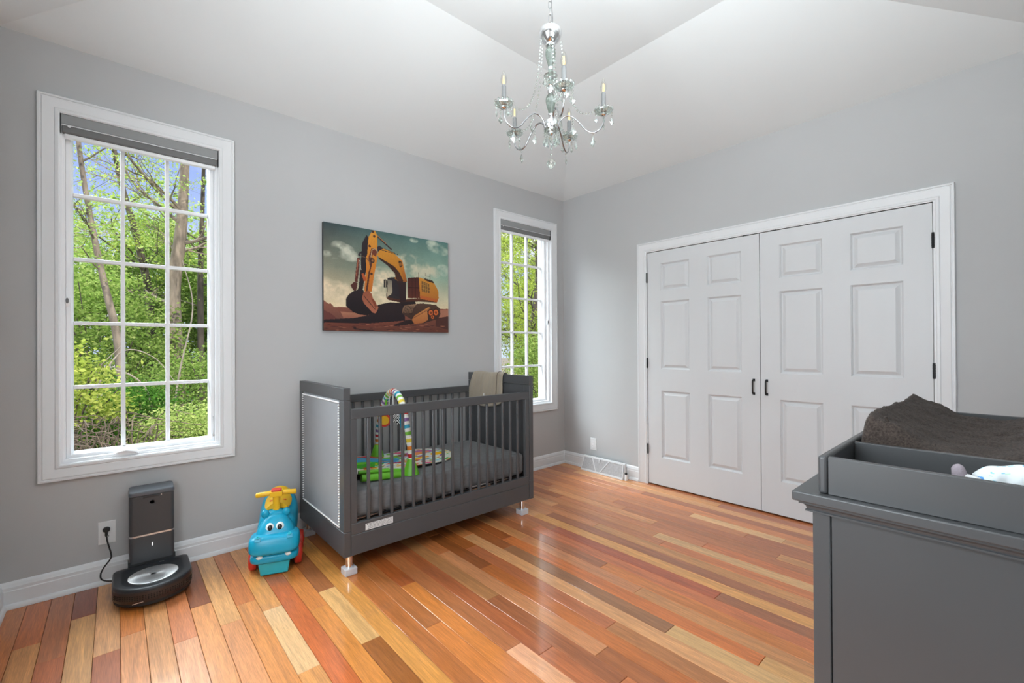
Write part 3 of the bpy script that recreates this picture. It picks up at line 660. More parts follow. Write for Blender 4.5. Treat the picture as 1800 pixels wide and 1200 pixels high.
# machine body
P([(735, 612), (800, 606), (860, 640), (860, 820), (830, 835), (735, 800)], (48, 42, 44))
P([(728, 650), (745, 628), (775, 640), (780, 740), (765, 770), (722, 790)], (120, 112, 100), (196, 178, 148))
P([(716, 640), (728, 632), (726, 700), (716, 712)], (40, 36, 38)); LN((700, 634), (722, 634), 10, (40, 34, 36)); LN((705, 634), (708, 700), 14, (48, 40, 40))
LN((735, 640), (728, 790), 6, (40, 34, 34))
P([(775, 625), (860, 640), (860, 800), (790, 770)], (44, 38, 42))
P([(920, 612), (1025, 606), (1035, 800), (920, 800)], (70, 34, 30), (96, 46, 34))
LN((925, 700), (1030, 705), 8, (54, 26, 24)); LN((960, 612), (962, 790), 3, (50, 24, 22)); LN((990, 610), (994, 790), 3, (50, 24, 22))
P([(1022, 608), (1040, 612), (1165, 665), (1200, 730), (1205, 800), (1190, 836), (1035, 800)], (206, 140, 52), (176, 104, 40))
P([(1045, 640), (1118, 670), (1122, 756), (1050, 738)], (120, 84, 48))
for k in range(1, 4): LN((1045+k*18, 645+k*8), (1050+k*18, 740+k*5), 4, (190, 140, 60))
LN((1045, 672), (1120, 698), 3, (190, 140, 60)); LN((1046, 705), (1121, 728), 3, (190, 140, 60))
P([(1060, 612), (1150, 640), (1165, 665), (1090, 640)], (60, 40, 30))
P([(720, 790), (860, 815), (1035, 800), (1192, 838), (1186, 842), (1030, 830), (860, 842), (740, 815)], (96, 54, 36), (60, 32, 26))
P([(1035, 775), (1195, 812), (1192, 838), (1035, 805)], (186, 96, 46))
LN((1018, 562), (1020, 606), 4, (60, 50, 40)); LN((1082, 570), (1125, 575), 3, (70, 60, 50)); LN((1082, 570), (1084, 620), 3, (70, 60, 50)); LN((1125, 575), (1126, 640), 3, (70, 60, 50)); LN((1082, 596), (1125, 601), 3, (70, 60, 50))
P([(850, 836), (990, 830), (1000, 860), (870, 880)], (38, 28, 30))
# tracks
P([(872, 930), (885, 880), (920, 858), (1060, 848), (1180, 862), (1215, 895), (1222, 945), (1205, 990), (1060, 1035), (985, 1042), (960, 1000), (872, 945)], (84, 60, 48), (58, 38, 32))
P([(875, 900), (890, 868), (1010, 852), (975, 890), (960, 940), (870, 935)], (150, 118, 92), (120, 86, 64))
for k in range(8): LN((876+k*3, 934-k*9), (962+k*5, 952-k*10), 4, (52, 38, 34))
P([(960, 1000), (985, 960), (1110, 884), (1135, 890), (1100, 920), (1110, 1000), (1060, 1030), (985, 1040)], (196, 132, 74), (172, 100, 56))
LN((975, 985), (1125, 895), 5, (110, 66, 44))
for x, y, r_ in ((1135, 935, 34), (1180, 932, 34), (1150, 975, 22)):
    u, v = Hm([(x, y)])[0]; C.blob(u, v, r_/1140, r_/820, (60, 36, 30), 1, 0); C.blob(u, v, r_*.72/1140, r_*.72/820, (206, 104, 50), 1, 0); C.blob(u, v, r_*.35/1140, r_*.35/820, (120, 60, 36), 1, 0)
# boom
P([(640, 400), (660, 350), (700, 345), (790, 385), (850, 440), (880, 520), (912, 640), (905, 655), (860, 660), (800, 620), (812, 590), (790, 540), (735, 490), (655, 430)], (208, 140, 46), (176, 110, 36))
P([(650, 420), (735, 470), (800, 510), (842, 560), (880, 640), (862, 662), (812, 625), (800, 570), (735, 500), (655, 440)], (54, 34, 28), (70, 38, 28))
P([(845, 440), (870, 455), (890, 540), (915, 650), (890, 652), (855, 540)], (214, 134, 46), (150, 84, 34))
P([(835, 455), (860, 460), (872, 500), (850, 520), (838, 490)], (60, 40, 30)); u, v = Hm([(853, 488)])[0]; C.blob(u, v, .012, .018, (150, 96, 44), 1, 0)
LN((640, 232), (772, 356), 12, (56, 34, 34)); LN((640, 225), (720, 300), 6, (170, 110, 60)); LN((650, 350), (830, 400), 5, (60, 44, 40)); LN((700, 345), (800, 385), 4, (80, 60, 44))
P([(640, 330), (660, 318), (700, 345), (665, 358), (645, 380)], (52, 42, 48))
P([(815, 640), (905, 650), (905, 830), (850, 832), (838, 700)], (52, 36, 36), (44, 28, 30))
# stick
P([(500, 300), (540, 220), (560, 240), (550, 480), (520, 640), (505, 740), (450, 745), (470, 700), (490, 480), (495, 380)], (44, 34, 38), (34, 24, 28))
P([(560, 240), (598, 178), (620, 182), (640, 230), (640, 300), (636, 380), (640, 440), (610, 600), (590, 740), (545, 745), (520, 735), (540, 520), (535, 430), (548, 400)], (216, 146, 48), (196, 108, 40))
P([(560, 430), (585, 400), (600, 440), (590, 500), (575, 560), (565, 640), (552, 735), (535, 735), (560, 560), (575, 520)], (84, 44, 32))
P([(560, 425), (585, 345), (620, 340), (640, 365), (628, 420), (600, 400), (585, 440)], (110, 54, 36)); LN((582, 425), (592, 355), 6, (190, 160, 120)); LN((592, 355), (620, 345), 6, (190, 160, 120)); LN((620, 345), (642, 372), 6, (190, 160, 120))
LN((478, 405), (540, 430), 7, (96, 72, 62)); LN((540, 430), (580, 480), 7, (110, 84, 66)); LN((490, 375), (470, 410), 16, (48, 38, 44))
LN((470, 430), (446, 650), 24, (96, 46, 38)); LN((466, 440), (448, 600), 7, (160, 96, 72)); LN((480, 450), (490, 540), 7, (180, 176, 160))
P([(495, 575), (515, 570), (545, 630), (520, 650)], (180, 86, 46))
for x, y in ((570, 322), (612, 232), (600, 190), (596, 450), (588, 578)):
    u, v = Hm([(x, y)])[0]; C.blob(u, v, .010, .013, (78, 44, 30), 1, 0)
u, v = Hm([(597, 455)])[0]; C.blob(u, v, .016, .024, (54, 38, 34), 1, 0); C.blob(u, v, .008, .012, (150, 100, 60), 1, 0)
# bucket
P([(395, 680), (430, 648), (460, 660), (450, 720), (435, 745), (415, 720)], (86, 44, 38))
P([(375, 770), (420, 735), (505, 715), (520, 740), (510, 800), (600, 930), (550, 962), (470, 950), (420, 930), (352, 872), (352, 810)], (42, 30, 34), (28, 20, 24))
P([(515, 745), (560, 730), (590, 760), (600, 800), (622, 830), (652, 890), (628, 942), (600, 935), (520, 850), (500, 800)], (150, 84, 60), (176, 104, 78))
LN((518, 778), (622, 905), 5, (40, 26, 28)); P([(585, 800), (615, 820), (640, 880), (622, 890)], (130, 66, 46))
g_ = np.random.default_rng(2).random(C.a.shape[:2]); C.a *= (.93+.14*g_)[..., None]
C.a = np.clip(C.a, 0, 1)*.92
loc = (-1.968, -.0165, 1.709)
pic = thing('canvas_print', 'frameless canvas print of a yellow excavator in a desert, above the crib', 'picture', loc)
px0, px1, pz0, pz1 = -2.472+1.968, -1.4625+1.968, 1.3365-1.709, 2.0815-1.709
b = MB(); b.box(px0, px1, -.0145, .0145, pz0, pz1); b.build('stretched_canvas', pmat('canvas_wrap', (.05, .055, .055), .7, noise=.3, nscale=6), pic, bevel=.003)
C.grid('printed_image', lambda u_, v_: (px0+.001+u_*(px1-px0-.002), -.0151, pz1-.001-v_*(pz1-pz0-.002)), attr_mat('canvas_print_ink', 'print', .55, .3, .15, 900), pic)

# ------------------------------------------------------------------ crib
CX, CY = -1.9335, -.4225
crib = thing('baby_crib', 'charcoal grey baby crib with slatted sides and nailhead-trimmed padded ends, against the back wall', 'crib', (CX, CY, 0))
hx, hy, pt = .6985, .3775, .037      # half length, half depth, end panel thickness
for sg in (-1, 1):
    x0, x1 = (-hx, -hx+pt) if sg < 0 else (hx-pt, hx)
    b = MB(); b.box(x0, x1, -hy, hy, .938, 1.004); b.build('end_top_rail', M['crib'], crib, bevel=.002)
    for yy in (-1, 1):
        b = MB(); y0, y1 = sorted((yy*hy, yy*(hy-.062))); b.box(x0, x1, y0, y1, .2385, .9365); b.build('end_post', M['crib'], crib, bevel=.002)
    b = MB(); b.box(x0, x1, -hy, hy, .105, .237); b.build('end_bottom_rail', M['crib'], crib, bevel=.002)
    # padded panel with a soft crown
    b = MB(); n = 14; yy0, yy1, zz0, zz1 = -hy+.063, hy-.063, .2395, .9355
    xo = x0 if sg < 0 else x1
    xi = x1-.004 if sg < 0 else x0+.004
    vs = []; fs = []
    for i in range(n+1):
        for j in range(n+1):
            u, v = i/n, j/n
            d = .006*min(1, min(u, 1-u)*10)*min(1, min(v, 1-v)*12)+.004*math.sin(math.pi*u)*math.sin(math.pi*v)
            d += .0009*math.sin(u*130)*max(0, (v-.86)/.14)
            vs.append((xo+sg*(d-.005), yy0+(yy1-yy0)*u, zz0+(zz1-zz0)*v))
    for i in range(n):
        for j in range(n): a = i*(n+1)+j; fs.append((a, a+1, a+n+2, a+n+1))
    b.add(vs, fs); b.build('padded_panel', M['leather'], crib, smooth=60)
    b = MB(); b.box(min(xi, xo-sg*.0065), max(xi, xo-sg*.0065), yy0, yy1, zz0, zz1); b.build('inner_panel', M['crib'], crib)
    b = MB(); ins = .012
    pts = []
    nz_ = 46; ny_ = 42
    for k in range(nz_+1): z = zz0+ins+(zz1-zz0-2*ins)*k/nz_; pts += [(yy0+ins*.6, z), (yy1-ins*.6, z)]
    for k in range(1, ny_): y = yy0+ins*.6+(yy1-yy0-1.2*ins)*k/ny_; pts += [(y, zz0+ins), (y, zz1-ins)]
    for y, z in pts: b.ellipsoid((xo+sg*.0005, y, z), .005, .0054, .0054, 6, 4)
    b.build('nailhead_trim', M['nail'], crib, smooth=60, kind='stuff', recalc=False)
sx0, sx1 = -hx+pt+.002, hx-pt-.002
slat_mesh = None
def side(y, front):
    global slat_mesh
    yo = y
    b = MB(); b.box(sx0, sx1, yo-.0135, yo+.0135, .836, .889); b.build('top_rail', M['crib'], crib, bevel=.003)
    b = MB(); b.box(sx0, sx1, yo-.0135, yo+.0135, .216, .2735); b.build('slat_base_rail', M['crib'], crib, bevel=.002)
    for xx in ((sx0, sx0+.034), (sx1-.034, sx1)):
        b = MB(); b.box(xx[0], xx[1], yo-.013, yo+.013, .274, .8355); b.build('side_stile', M['crib'], crib, bevel=.002)
    if slat_mesh is None:
        b = MB(); b.box(-.0095, .0095, -.0065, .0065, -.2815, .2815)
        s_ = b.build('slat', M['crib'], crib, bevel=.004); slat_mesh = s_
        first = s_
    else: first = None
    for k in range(17):
        if first is not None and k == 0: o = first
        else: o = slat_mesh.copy(); COL.objects.link(o); o.parent = crib
        o.location = (sx0+.034+(sx1-sx0-.068)*(k+1)/18, yo, .5548)
side(-hy+.016, True); side(hy-.016, False)
b = MB(); b.box(sx0, sx1, -hy+.002, -hy+.024, .105, .2145); b.build('front_apron', M['crib'], crib, bevel=.003)
b = MB(); b.box(sx0, sx1, hy-.024, hy-.002, .105, .2145); b.build('back_apron', M['crib'], crib, bevel=.003)
for xx in (-hx+.042, hx-.078):
    for yy in (-hy+.040, hy-.040):
        b = MB(); b.lathe([(.0195, .0), (.0195, .0925)], c=(xx, yy, .012), n=20); b.build('leg', M['chrome'], crib, smooth=40)
        b = MB(); b.prism([(-.033, -.033), (.033, -.033), (.033, .033), (-.033, .033)], .0, .036, lambda u, v, t: (xx+u, yy+v, t)); b.build('leg_cup', M['clear_plastic'], crib, bevel=.003)
# spring frame below the mattress
b = MB()
for yy in (-.335, .335): b.tube([(sx0+.01, yy, .279), (sx1-.01, yy, .279)], .006, 6)
for k in range(14): x = sx0+.03+k*(sx1-sx0-.06)/13; b.tube([(x, -.335, .279), (x, .335, .279)], .004, 6)
b.build('spring_frame', M['black_metal'], crib, smooth=50)
b = MB()
for xa, xb in ((-.62, -.47), (.29, .50)):
    b = MB(); b.box(xa, xb, -.346, -.343, .284, .2875); b.build('support_bar', M['nickel'], crib)
# warning label on the rail
b = MB(); b.box(-.580, -.418, -hy+.0012, -hy+.0024, .222, .2565); st = b.build('warning_label', M['sticker'], crib, label='white printed warning label on the front rail')
b = MB(); rr_ = random.Random(5)
for j in range(5):
    x = -.566 if j else -.560
    while x < -.424:
        l_ = rr_.uniform(.006, .02); b.box(x, min(x+l_, -.423), -hy+.0006, -hy+.0011, .2515-j*.0062, .2535-j*.0062); x += l_+.003
b.prism([(-.574, .250), (-.570, .255), (-.566, .250)], -hy+.0006, -hy+.0011, lambda u, v, t: (u, t, v))
b.build('label_print', M['sticker_ink'], st)

# mattress
def rounded_box_grid(b, x0, x1, y0, y1, z0, z1, r, nx, ny, fn=None):
    """closed superellipse-like soft box, top displaced by fn(x,y)"""
    rings = []
    prof = [(0, z0, .0), (1, z0, .0)]
    levels = [(-r, z0), (-.3*r, z0+.1*r), (0, z0+r), (0, (z0+z1)/2), (0, z1-r), (-.12*r, z1-.45*r), (-.4*r, z1-.15*r), (-r, z1)]
    def outline(off):
        pts = []; rc = .03
        for cx_, cy_, a0 in ((x1-rc, y1-rc, 0), (x0+rc, y1-rc, 90), (x0+rc, y0+rc, 180), (x1-rc, y0+rc, 270)):
            for k in range(5):
                a = R(a0+k*22.5); q = rc+off
                pts.append((cx_+q*math.cos(a), cy_+q*math.sin(a)))
        o = []
        for i, p in enumerate(pts):
            q = pts[(i+1) % len(pts)]; l = math.hypot(q[0]-p[0], q[1]-p[1]); k = max(1, int(l/.04))
            for j in range(k): o.append((p[0]+(q[0]-p[0])*j/k, p[1]+(q[1]-p[1])*j/k))
        return o
    base = outline(0); n = len(base)
    for off, z in levels:
        cx_, cy_ = (x0+x1)/2, (y0+y1)/2
        hxx, hyy = (x1-x0)/2, (y1-y0)/2
        rings.append([(cx_+(px-cx_)*(hxx+off)/hxx, cy_+(py-cy_)*(hyy+off)/hyy, z) for px, py in base])
    return rings
mt_th = thing('crib_mattress', 'crib mattress in a dark grey fitted sheet, lying inside the crib', 'mattress', (CX, CY, .290))
rings = rounded_box_grid(None, -.648, .640, -.343, .343, 0, .148, .028, 0, 0)
for lv, rg in enumerate(rings):
    if 1 < lv < 6:
        for i, (x, y, z) in enumerate(rg):
            wv = .0035*math.sin(x*38+z*40)+.0025*math.sin(x*71-z*90+1)
            rg[i] = (x+(wv if abs(x) > .63 else 0), y+(wv*(1 if y < 0 else -1) if abs(y) > .33 else 0), z)
b = MB(); b.sweep([[Vector(p) for p in r_] for r_ in rings]); b.build('fitted_sheet', M['sheet'], mt_th, smooth=70)

# ------------------------------------------------------------------ play gym
gx, gy, gz = -2.12, -.42, .4395
gym = thing('baby_play_gym', 'colourful baby play mat with a striped toy arch, lying on the crib mattress', 'play gym', (gx, gy, gz))
Cm = Canvas(150, 100); Cm.a[:] = lin((222, 226, 214)); rg = random.Random(11)
pal = [(60, 170, 60), (130, 200, 70), (245, 200, 30), (235, 120, 40), (60, 160, 200), (205, 30, 40), (230, 90, 140), (120, 90, 170), (250, 250, 240), (150, 215, 230), (90, 190, 80)]
for i in range(230): Cm.blob(rg.random(), rg.random(), rg.uniform(.012, .06), rg.uniform(.01, .035), rg.choice(pal), .95, 0, rg.uniform(-1, 1))
Cm.blob(.30, .40, .22, .22, (70, 160, 200), 1, 0); Cm.blob(.24, .20, .20, .13, (200, 25, 30), 1, 0); Cm.blob(.22, .24, .16, .07, (70, 160, 200), 1, 0); Cm.blob(.13, .22, .05, .09, (235, 235, 230), 1, 0)
Cm.blob(.12, .62, .20, .13, (70, 175, 50), 1, 0); Cm.blob(.1, .55, .14, .05, (120, 205, 60), 1, 0); Cm.blob(.36, .52, .06, .05, (20, 20, 25), 1, 0); Cm.blob(.37, .52, .035, .02, (250, 250, 250), 1, 0); Cm.blob(.42, .67, .08, .03, (200, 30, 30), 1, 0)
Cm.blob(.72, .30, .16, .12, (190, 110, 170), 1, 0, .3); Cm.blob(.74, .34, .10, .07, (236, 150, 90), 1, 0); Cm.blob(.60, .25, .05, .06, (150, 90, 50), 1, 0); Cm.blob(.86, .55, .07, .08, (250, 190, 20), 1, 0); Cm.blob(.62, .62, .14, .04, (250, 205, 40), 1, 0, -.3); Cm.blob(.48, .28, .08, .06, (120, 200, 80), 1, 0)
for i in range(60): Cm.blob(rg.random(), rg.random(), rg.uniform(.008, .02), rg.uniform(.006, .015), rg.choice(pal), 1, 0)
def mat_pt(u, v, dz=0):
    # u along +x, v from the far side towards the front; rounded right end, raised left part
    x = -.36+u*.79
    half = .235*(1-max(0, (u-.62)/.38)**2.6*.62)
    cyy = .055-.0*u
    y = cyy+half-v*2*half
    z = .012+.028*max(0, 1-u*2.2)+.006*math.sin(u*9)*math.sin(v*5)+.012*max(0, math.sin(v*3.1))*max(0, 1-u*1.6)+dz
    return (x, y, z)
keep = np.ones((100, 150), bool)
U = (np.arange(150)+.5)/150; V = (np.arange(100)+.5)/100
keep &= ~((np.maximum(U[None]-.9, 0)/.1)**2+(np.abs(V[:, None]-.5)/.5)**4 > 1.0)
Cm.grid('printed_mat', lambda u, v: mat_pt(u, v), attr_mat('play_mat_print', 'print', .8, .2, .2, 300), gym, keep=keep)
Cb = Canvas(60, 40)
Ub = (np.arange(60)+.5)/60; Vb = (np.arange(40)+.5)/40
kb = ~((np.maximum(Ub[None]-.9, 0)/.1)**2+(np.abs(Vb[:, None]-.5)/.5)**4 > 1.0)
ob = Cb.grid('mat_underside', lambda u, v: mat_pt(u, v, -.009), M['dark'], gym, keep=kb)
sol = ob.modifiers.new('s', 'SOLIDIFY'); sol.thickness = .007; sol.offset = -1
# green folded base rails and feet
b = MB(); b.tube(bez([(-.36, -.245, .030), (-.24, -.262, .022), (-.13, -.272, .016)]), .021, 10); b.tube(bez([(-.36, -.205, .055), (-.2, -.225, .040), (-.1, -.235, .026)]), .012, 8)
b.build('base_tube', M['lime'], gym, smooth=50)
for (fx, fy) in ((-.055, -.268), (-.035, .25)):
    b = MB(); b.lathe([(.050, 0), (.048, .008), (.040, .034), (.030, .062), (.021, .090), (.017, .093)], c=(fx, fy, .002), n=20); b.build('arch_foot', M['lime'], gym, smooth=40)
path = bez([(-.055, -.268, .08), (-.066, -.262, .22), (-.073, -.235, .34), (-.065, -.165, .44), (-.055, -.07, .487), (-.045, .03, .475), (-.040, .12, .405), (-.037, .19, .30), (-.035, .235, .19), (-.035, .25, .085)], 24)
stripe = [(250, 250, 245), (205, 40, 40), (250, 250, 245), (238, 140, 40), (250, 240, 240), (245, 220, 70), (250, 250, 245), (120, 195, 70), (250, 250, 245), (40, 160, 170), (250, 250, 245), (150, 110, 175), (240, 240, 245)]
def prints(name, colors, **k):
    return [pmat(name+'_%s' % nm, lin(c), .6, noise=.03, **k) for nm, c in colors]
names_ = ['white', 'red', 'orange', 'yellow', 'green', 'blue', 'purple']
cols_ = [(240, 240, 232), (200, 35, 35), (235, 135, 40), (240, 215, 70), (120, 190, 65), (50, 160, 190), (140, 105, 165)]
smats = prints('arch_stripe', list(zip(names_, cols_)))
order = [0, 1, 0, 2, 0, 3, 0, 4, 0, 5, 0, 6]
b = MB(); n = 10; pts = path; rings = []
for i, p in enumerate(pts):
    t_ = (pts[min(i+1, len(pts)-1)]-pts[max(i-1, 0)]).normalized(); a = Vector((1, 0, 0)); a = (a-t_*a.dot(t_)).normalized(); c = t_.cross(a)
    rad = .0175*(1.0+.05*math.sin(i*1.1)); 
    s_ = i/len(pts); rad *= .78+.44*math.sin(math.pi*s_)**.6 if True else 1
    rings.append([p+(a*math.cos(2*math.pi*k/n)+c*math.sin(2*math.pi*k/n))*rad for k in range(n)])
vs = [p for r_ in rings for p in r_]; b.v = [tuple(p) for p in vs]
for i in range(len(rings)-1):
    for k in range(n):
        b.f.append((i*n+k, i*n+(k+1) % n, (i+1)*n+(k+1) % n, (i+1)*n+k)); b.mi.append(order[(i//4) % 12])
b.build('striped_arch', smats, gym, smooth=60, recalc=True)
# hanging toys
b = MB(); b.lathe([(.002, .004), (.03, .006), (.034, 0), (.03, -.006), (.002, -.004)], n=18, mat=Matrix.Rotation(R(-27), 4, 'Z') @ Matrix.Rotation(R(90), 4, 'X'), c=(0, 0, 0))
sunny = b.build('sun_rattle', M['yellow'], gym, smooth=50, loc=(-.052, .10, .285), label='yellow sun rattle with red rim')
b = MB(); b.lathe([(.030, .004), (.042, .004), (.044, 0), (.042, -.004), (.030, -.004)], n=18, mat=Matrix.Rotation(R(-27), 4, 'Z') @ Matrix.Rotation(R(90), 4, 'X'), cap=False); b.build('rattle_rim', M['red'], sunny, smooth=50)
b = MB(); b.tube(bez([(-.05, .10, .33), (-.052, .085, .36), (-.05, .07, .44)]), .006, 6); b.ellipsoid((-.05, .095, .345), .018, .02, .02, 10, 8); b.build('leaf_link', M['lime'], gym, smooth=60)
chk = Canvas(16, 22)
for i in range(16):
    for j in range(22):
        if (i//2+j//2) % 2: chk.a[j, i] = .85
        else: chk.a[j, i] = .01
cm = attr_mat('checkered_cloth', 'print', .8, .2)
for (yy, tw) in ((.035, .5), (-.03, -.4)):
    o = chk.grid('checkered_tag', lambda u, v: (-.055+math.sin(v*2)*.008, (u-.5)*(.05*(.5+v*.6)), -v*.105), cm, gym)
    o.location = (0, yy, .385); o.rotation_euler = (R(12 if tw > 0 else -8), 0, R(64+tw*30)); sl = o.modifiers.new('s', 'SOLIDIFY'); sl.thickness = .006
b = MB(); b.prism([(-.02, 0), (.02, -.01), (.03, .05), (.02, .11), (-.01, .12), (-.03, .06)], -.006, .006, lambda u, v, t: (t-.055, u-.16, v+.275)); b.build('blue_teether', M['teal'], gym, bevel=.004)
for p_, q_ in (((-.06, -.165, .385), (-.06, -.165, .46)), ((-.052, .03, .385), (-.05, .03, .47)), ((-.052, -.03, .385), (-.053, -.03, .47))):
    b = MB(); b.tube([p_, q_], .004, 6); b.build('toy_loop', M['toy_white'], gym, smooth=50)

# ------------------------------------------------------------------ blanket over the crib end
bl_l = (-1.2545, -.33, 1.006)
bla = thing('folded_blanket', 'tan fleece blanket draped over the far end of the crib', 'blanket', bl_l)
# cross section in x-z over the end panel (local), lying on the panel top at z=0
secs = [(.026, -.22), (.0255, -.12), (.026, -.03), (.022, -.004), (.012, .0065), (0, .009), (-.012, .007), (-.0225, -.003), (-.0265, -.03), (-.0285, -.08), (-.030, -.16), (-.0295, -.225)]
n = 40; vs = []; fs = []
wid = lambda s: .0
for i, (x, z) in enumerate(secs):
    s_ = i/(len(secs)-1)
    for j in range(n+1):
        u = j/n
        # far edge hangs wider than the top
        flare = max(0, -z)*.45
        y = .20+flare-(u*(.385+flare))
        fold = .003*math.sin(u*19+s_*3)+.002*math.sin(u*41)
        sg = -1 if x < 0 else 1
        zz = z-(.055*math.sin(math.pi*u)**.8 if i >= len(secs)-2 and x < 0 else 0)*(1 if i == len(secs)-1 else .4)
        if u > .90: fold += .003
        vs.append((x+sg*(abs(fold) if abs(x) > .02 else 0), y, zz+(.0025*math.sin(u*9) if abs(x) < .02 else 0)))
for i in range(len(secs)-1):
    for j in range(n): a = i*(n+1)+j; fs.append((a, a+1, a+n+2, a+n+1))
b = MB(); b.add(vs, fs); o = b.build('blanket_cloth', M['blanket'], bla, smooth=80); sl = o.modifiers.new('s', 'SOLIDIFY'); sl.thickness = .005; sl.offset = 1 if False else 0
sb = o.modifiers.new('sub', 'SUBSURF'); sb.levels = 1; sb.render_levels = 1
b = MB(); pts = [(vs[i*(n+1)+int(n*.84)][0]*1.06, vs[i*(n+1)+int(n*.84)][1], vs[i*(n+1)+int(n*.84)][2]+(.003 if abs(vs[i*(n+1)][0]) < .023 else 0)) for i in range(3, len(secs))]
pts = [(p_[0]-.0025 if p_[0] < -.01 else p_[0], p_[1], p_[2]+.001) for p_ in pts]
b.tube(bez(pts, 4), .0022, 6); b.build('piping', M['blanket_edge'], bla, smooth=60)
b = MB(); b.box(-.034, -.032, .045, .057, -.205, -.165); b.build('care_tag', M['toy_white'], bla)

# ------------------------------------------------------------------ ride-on hippo
hip = thing('ride_on_toy', 'turquoise hippo ride-on toy with yellow handlebar and seat, on the floor beside the crib', 'toy', (-2.834, -.322, 0), R(-19))
# local: front = -y, x to the right in the photo
def loft(b, secs_, n=28):
    """secs_: (y, xc, zc, rx, rz, e)"""
    rings = []
    for (y, xc, zc, rx, rz, e_) in secs_:
        ring = []
        for k in range(n):
            a = 2*math.pi*k/n; c, s_ = math.cos(a), math.sin(a)
            ring.append(Vector((xc+rx*math.copysign(abs(c)**(2/e_), c), y, zc+rz*math.copysign(abs(s_)**(2/e_), s_))))
        rings.append(ring)
    b.sweep(rings)
b = MB()
loft(b, [(.195, 0, .21, .02, .03, 2), (.19, 0, .215, .06, .09, 2.3), (.17, 0, .22, .088, .135, 2.4), (.13, 0, .222, .100, .150, 2.5), (.09, 0, .21, .102, .140, 2.5), (.04, 0, .19, .100, .122, 2.6), (-.02, 0, .175, .098, .110, 2.6), (-.07, 0, .19, .095, .125, 2.4), (-.10, 0, .20, .075, .10, 2.2), (-.11, 0, .2, .03, .05, 2)])
body = b.build('body', M['teal'], hip, smooth=60)
b = MB()   # head: wedge leaning back, wider at the bottom
hs = []
for (z, yc, rx, ry, e_) in [(.165, -.120, .103, .070, 3), (.200, -.116, .099, .066, 3), (.228, -.107, .088, .060, 2.8), (.252, -.098, .075, .052, 2.6), (.275, -.09, .060, .044, 2.5), (.290, -.085, .047, .034, 2.4), (.297, -.083, .028, .02, 2)]:
    hs.append([Vector((rx*math.copysign(abs(math.cos(a))**(2/e_), math.cos(a)), yc+ry*math.copysign(abs(math.sin(a))**(2/e_), math.sin(a)), z)) for a in [2*math.pi*k/28 for k in range(28)]])
b.sweep(hs); b.build('head', M['teal'], hip, smooth=60)
def rbox(b, cx_, cy_, cz_, hx_, hy_, hz_, e_=4, n=28, m_=14, lean=0):
    rings = []
    for i in range(m_+1):
        t_ = -math.pi/2+math.pi*i/m_; ct, st_ = max(math.cos(t_), 1e-4), math.sin(t_)
        sc_ = ct**(2/e_); z = cz_+hz_*math.copysign(abs(st_)**(2/e_), st_)
        rings.append([Vector((cx_+hx_*sc_*math.copysign(abs(math.cos(a))**(2/e_), math.cos(a)), cy_+hy_*sc_*math.copysign(abs(math.sin(a))**(2/e_), math.sin(a))+lean*(z-cz_), z)) for a in [2*math.pi*k/n for k in range(n)]])
    b.sweep(rings)
b = MB(); rbox(b, 0, -.150, .165, .124, .072, .050, 4.2, lean=.25); b.build('snout', M['teal'], hip, smooth=60)
b = MB(); rbox(b, 0, -.143, .092, .118, .070, .026, 4.0); b.build('lower_jaw', M['teal'], hip, smooth=60)
b = MB(); rbox(b, 0, -.135, .118, .108, .066, .020, 4); b.build('mouth', M['teal'], hip, smooth=60)
for sx in (-1, 1):
    b = MB(); b.ellipsoid((sx*.052, -.095, .300), .021, .015, .024, 14, 10); b.build('ear', M['teal'], hip, smooth=60)
    b = MB(); b.ellipsoid((sx*.0235, -.150, .236), .0225, .013, .029, 18, 12, mat=Matrix.Rotation(R(-14), 4, 'X') @ Matrix.Rotation(R(sx*6), 4, 'Y'))
    ey = b.build('eye', M['toy_white'], hip, smooth=60)
    b = MB(); b.ellipsoid((sx*.0235+.001, -.1605, .243), .012, .006, .0155, 14, 10, mat=Matrix.Rotation(R(-14), 4, 'X')); b.build('pupil', M['toy_black'], ey, smooth=60)
    b = MB(); b.ellipsoid((sx*.068, -.204, .108), .017, .010, .010, 12, 8); b.build('tooth', M['toy_white'], hip, smooth=60)
    b = MB(); cz_ = .2055; cx_ = sx*.076
    b.prism([(-.015, -.012), (.015, -.012), (.015, .013), (-.015, .013)], 0, .006, lambda u, v, t: (cx_+u, -.207+t*-.6+(v)*.5, cz_+v*.85)); b.build('nostril_block', M['teal'], hip, bevel=.002)
    b = MB(); b.lathe([(.0085, 0), (.0085, .004), (.004, .004), (.004, .001)], n=14, mat=Matrix.Translation((cx_, -.205, cz_+.009)) @ Matrix.Rotation(R(35), 4, 'X')); b.build('nostril', M['aqua'], hip, smooth=40)
for q in (-.032, 0, .032):
    b = MB(); b.box(q-.010, q+.010, -.206, -.19, .104, .126); b.build('lower_tooth_block', M['teal'], hip, bevel=.004)
b = MB(); b.prism([(-.078, .078), (.078, .078), (.066, .004), (-.066, .004)], -.195, -.06, lambda u, v, t: (u, t, v)); b.build('front_skirt', M['aqua'], hip, bevel=.006)
b = MB(); b.prism([(-.10, .085), (.10, .085), (.085, .03), (-.085, .03)], -.06, .14, lambda u, v, t: (u, t, v)); b.build('undercarriage', M['teal'], hip, bevel=.01)
for sx in (-1, 1):
    for wy in (-.085, .105):
        b = MB(); b.lathe([(.02, -.018), (.050, -.018), (.056, -.010), (.056, .010), (.050, .018), (.02, .018), (.016, .022), (.0, .022)], n=28, mat=Matrix.Translation((sx*.112, wy, .0565)) @ Matrix.Rotation(R(90*sx), 4, 'Y')); b.build('wheel', M['red'], hip, smooth=40)
b = MB()   # saddle seat
rings = []
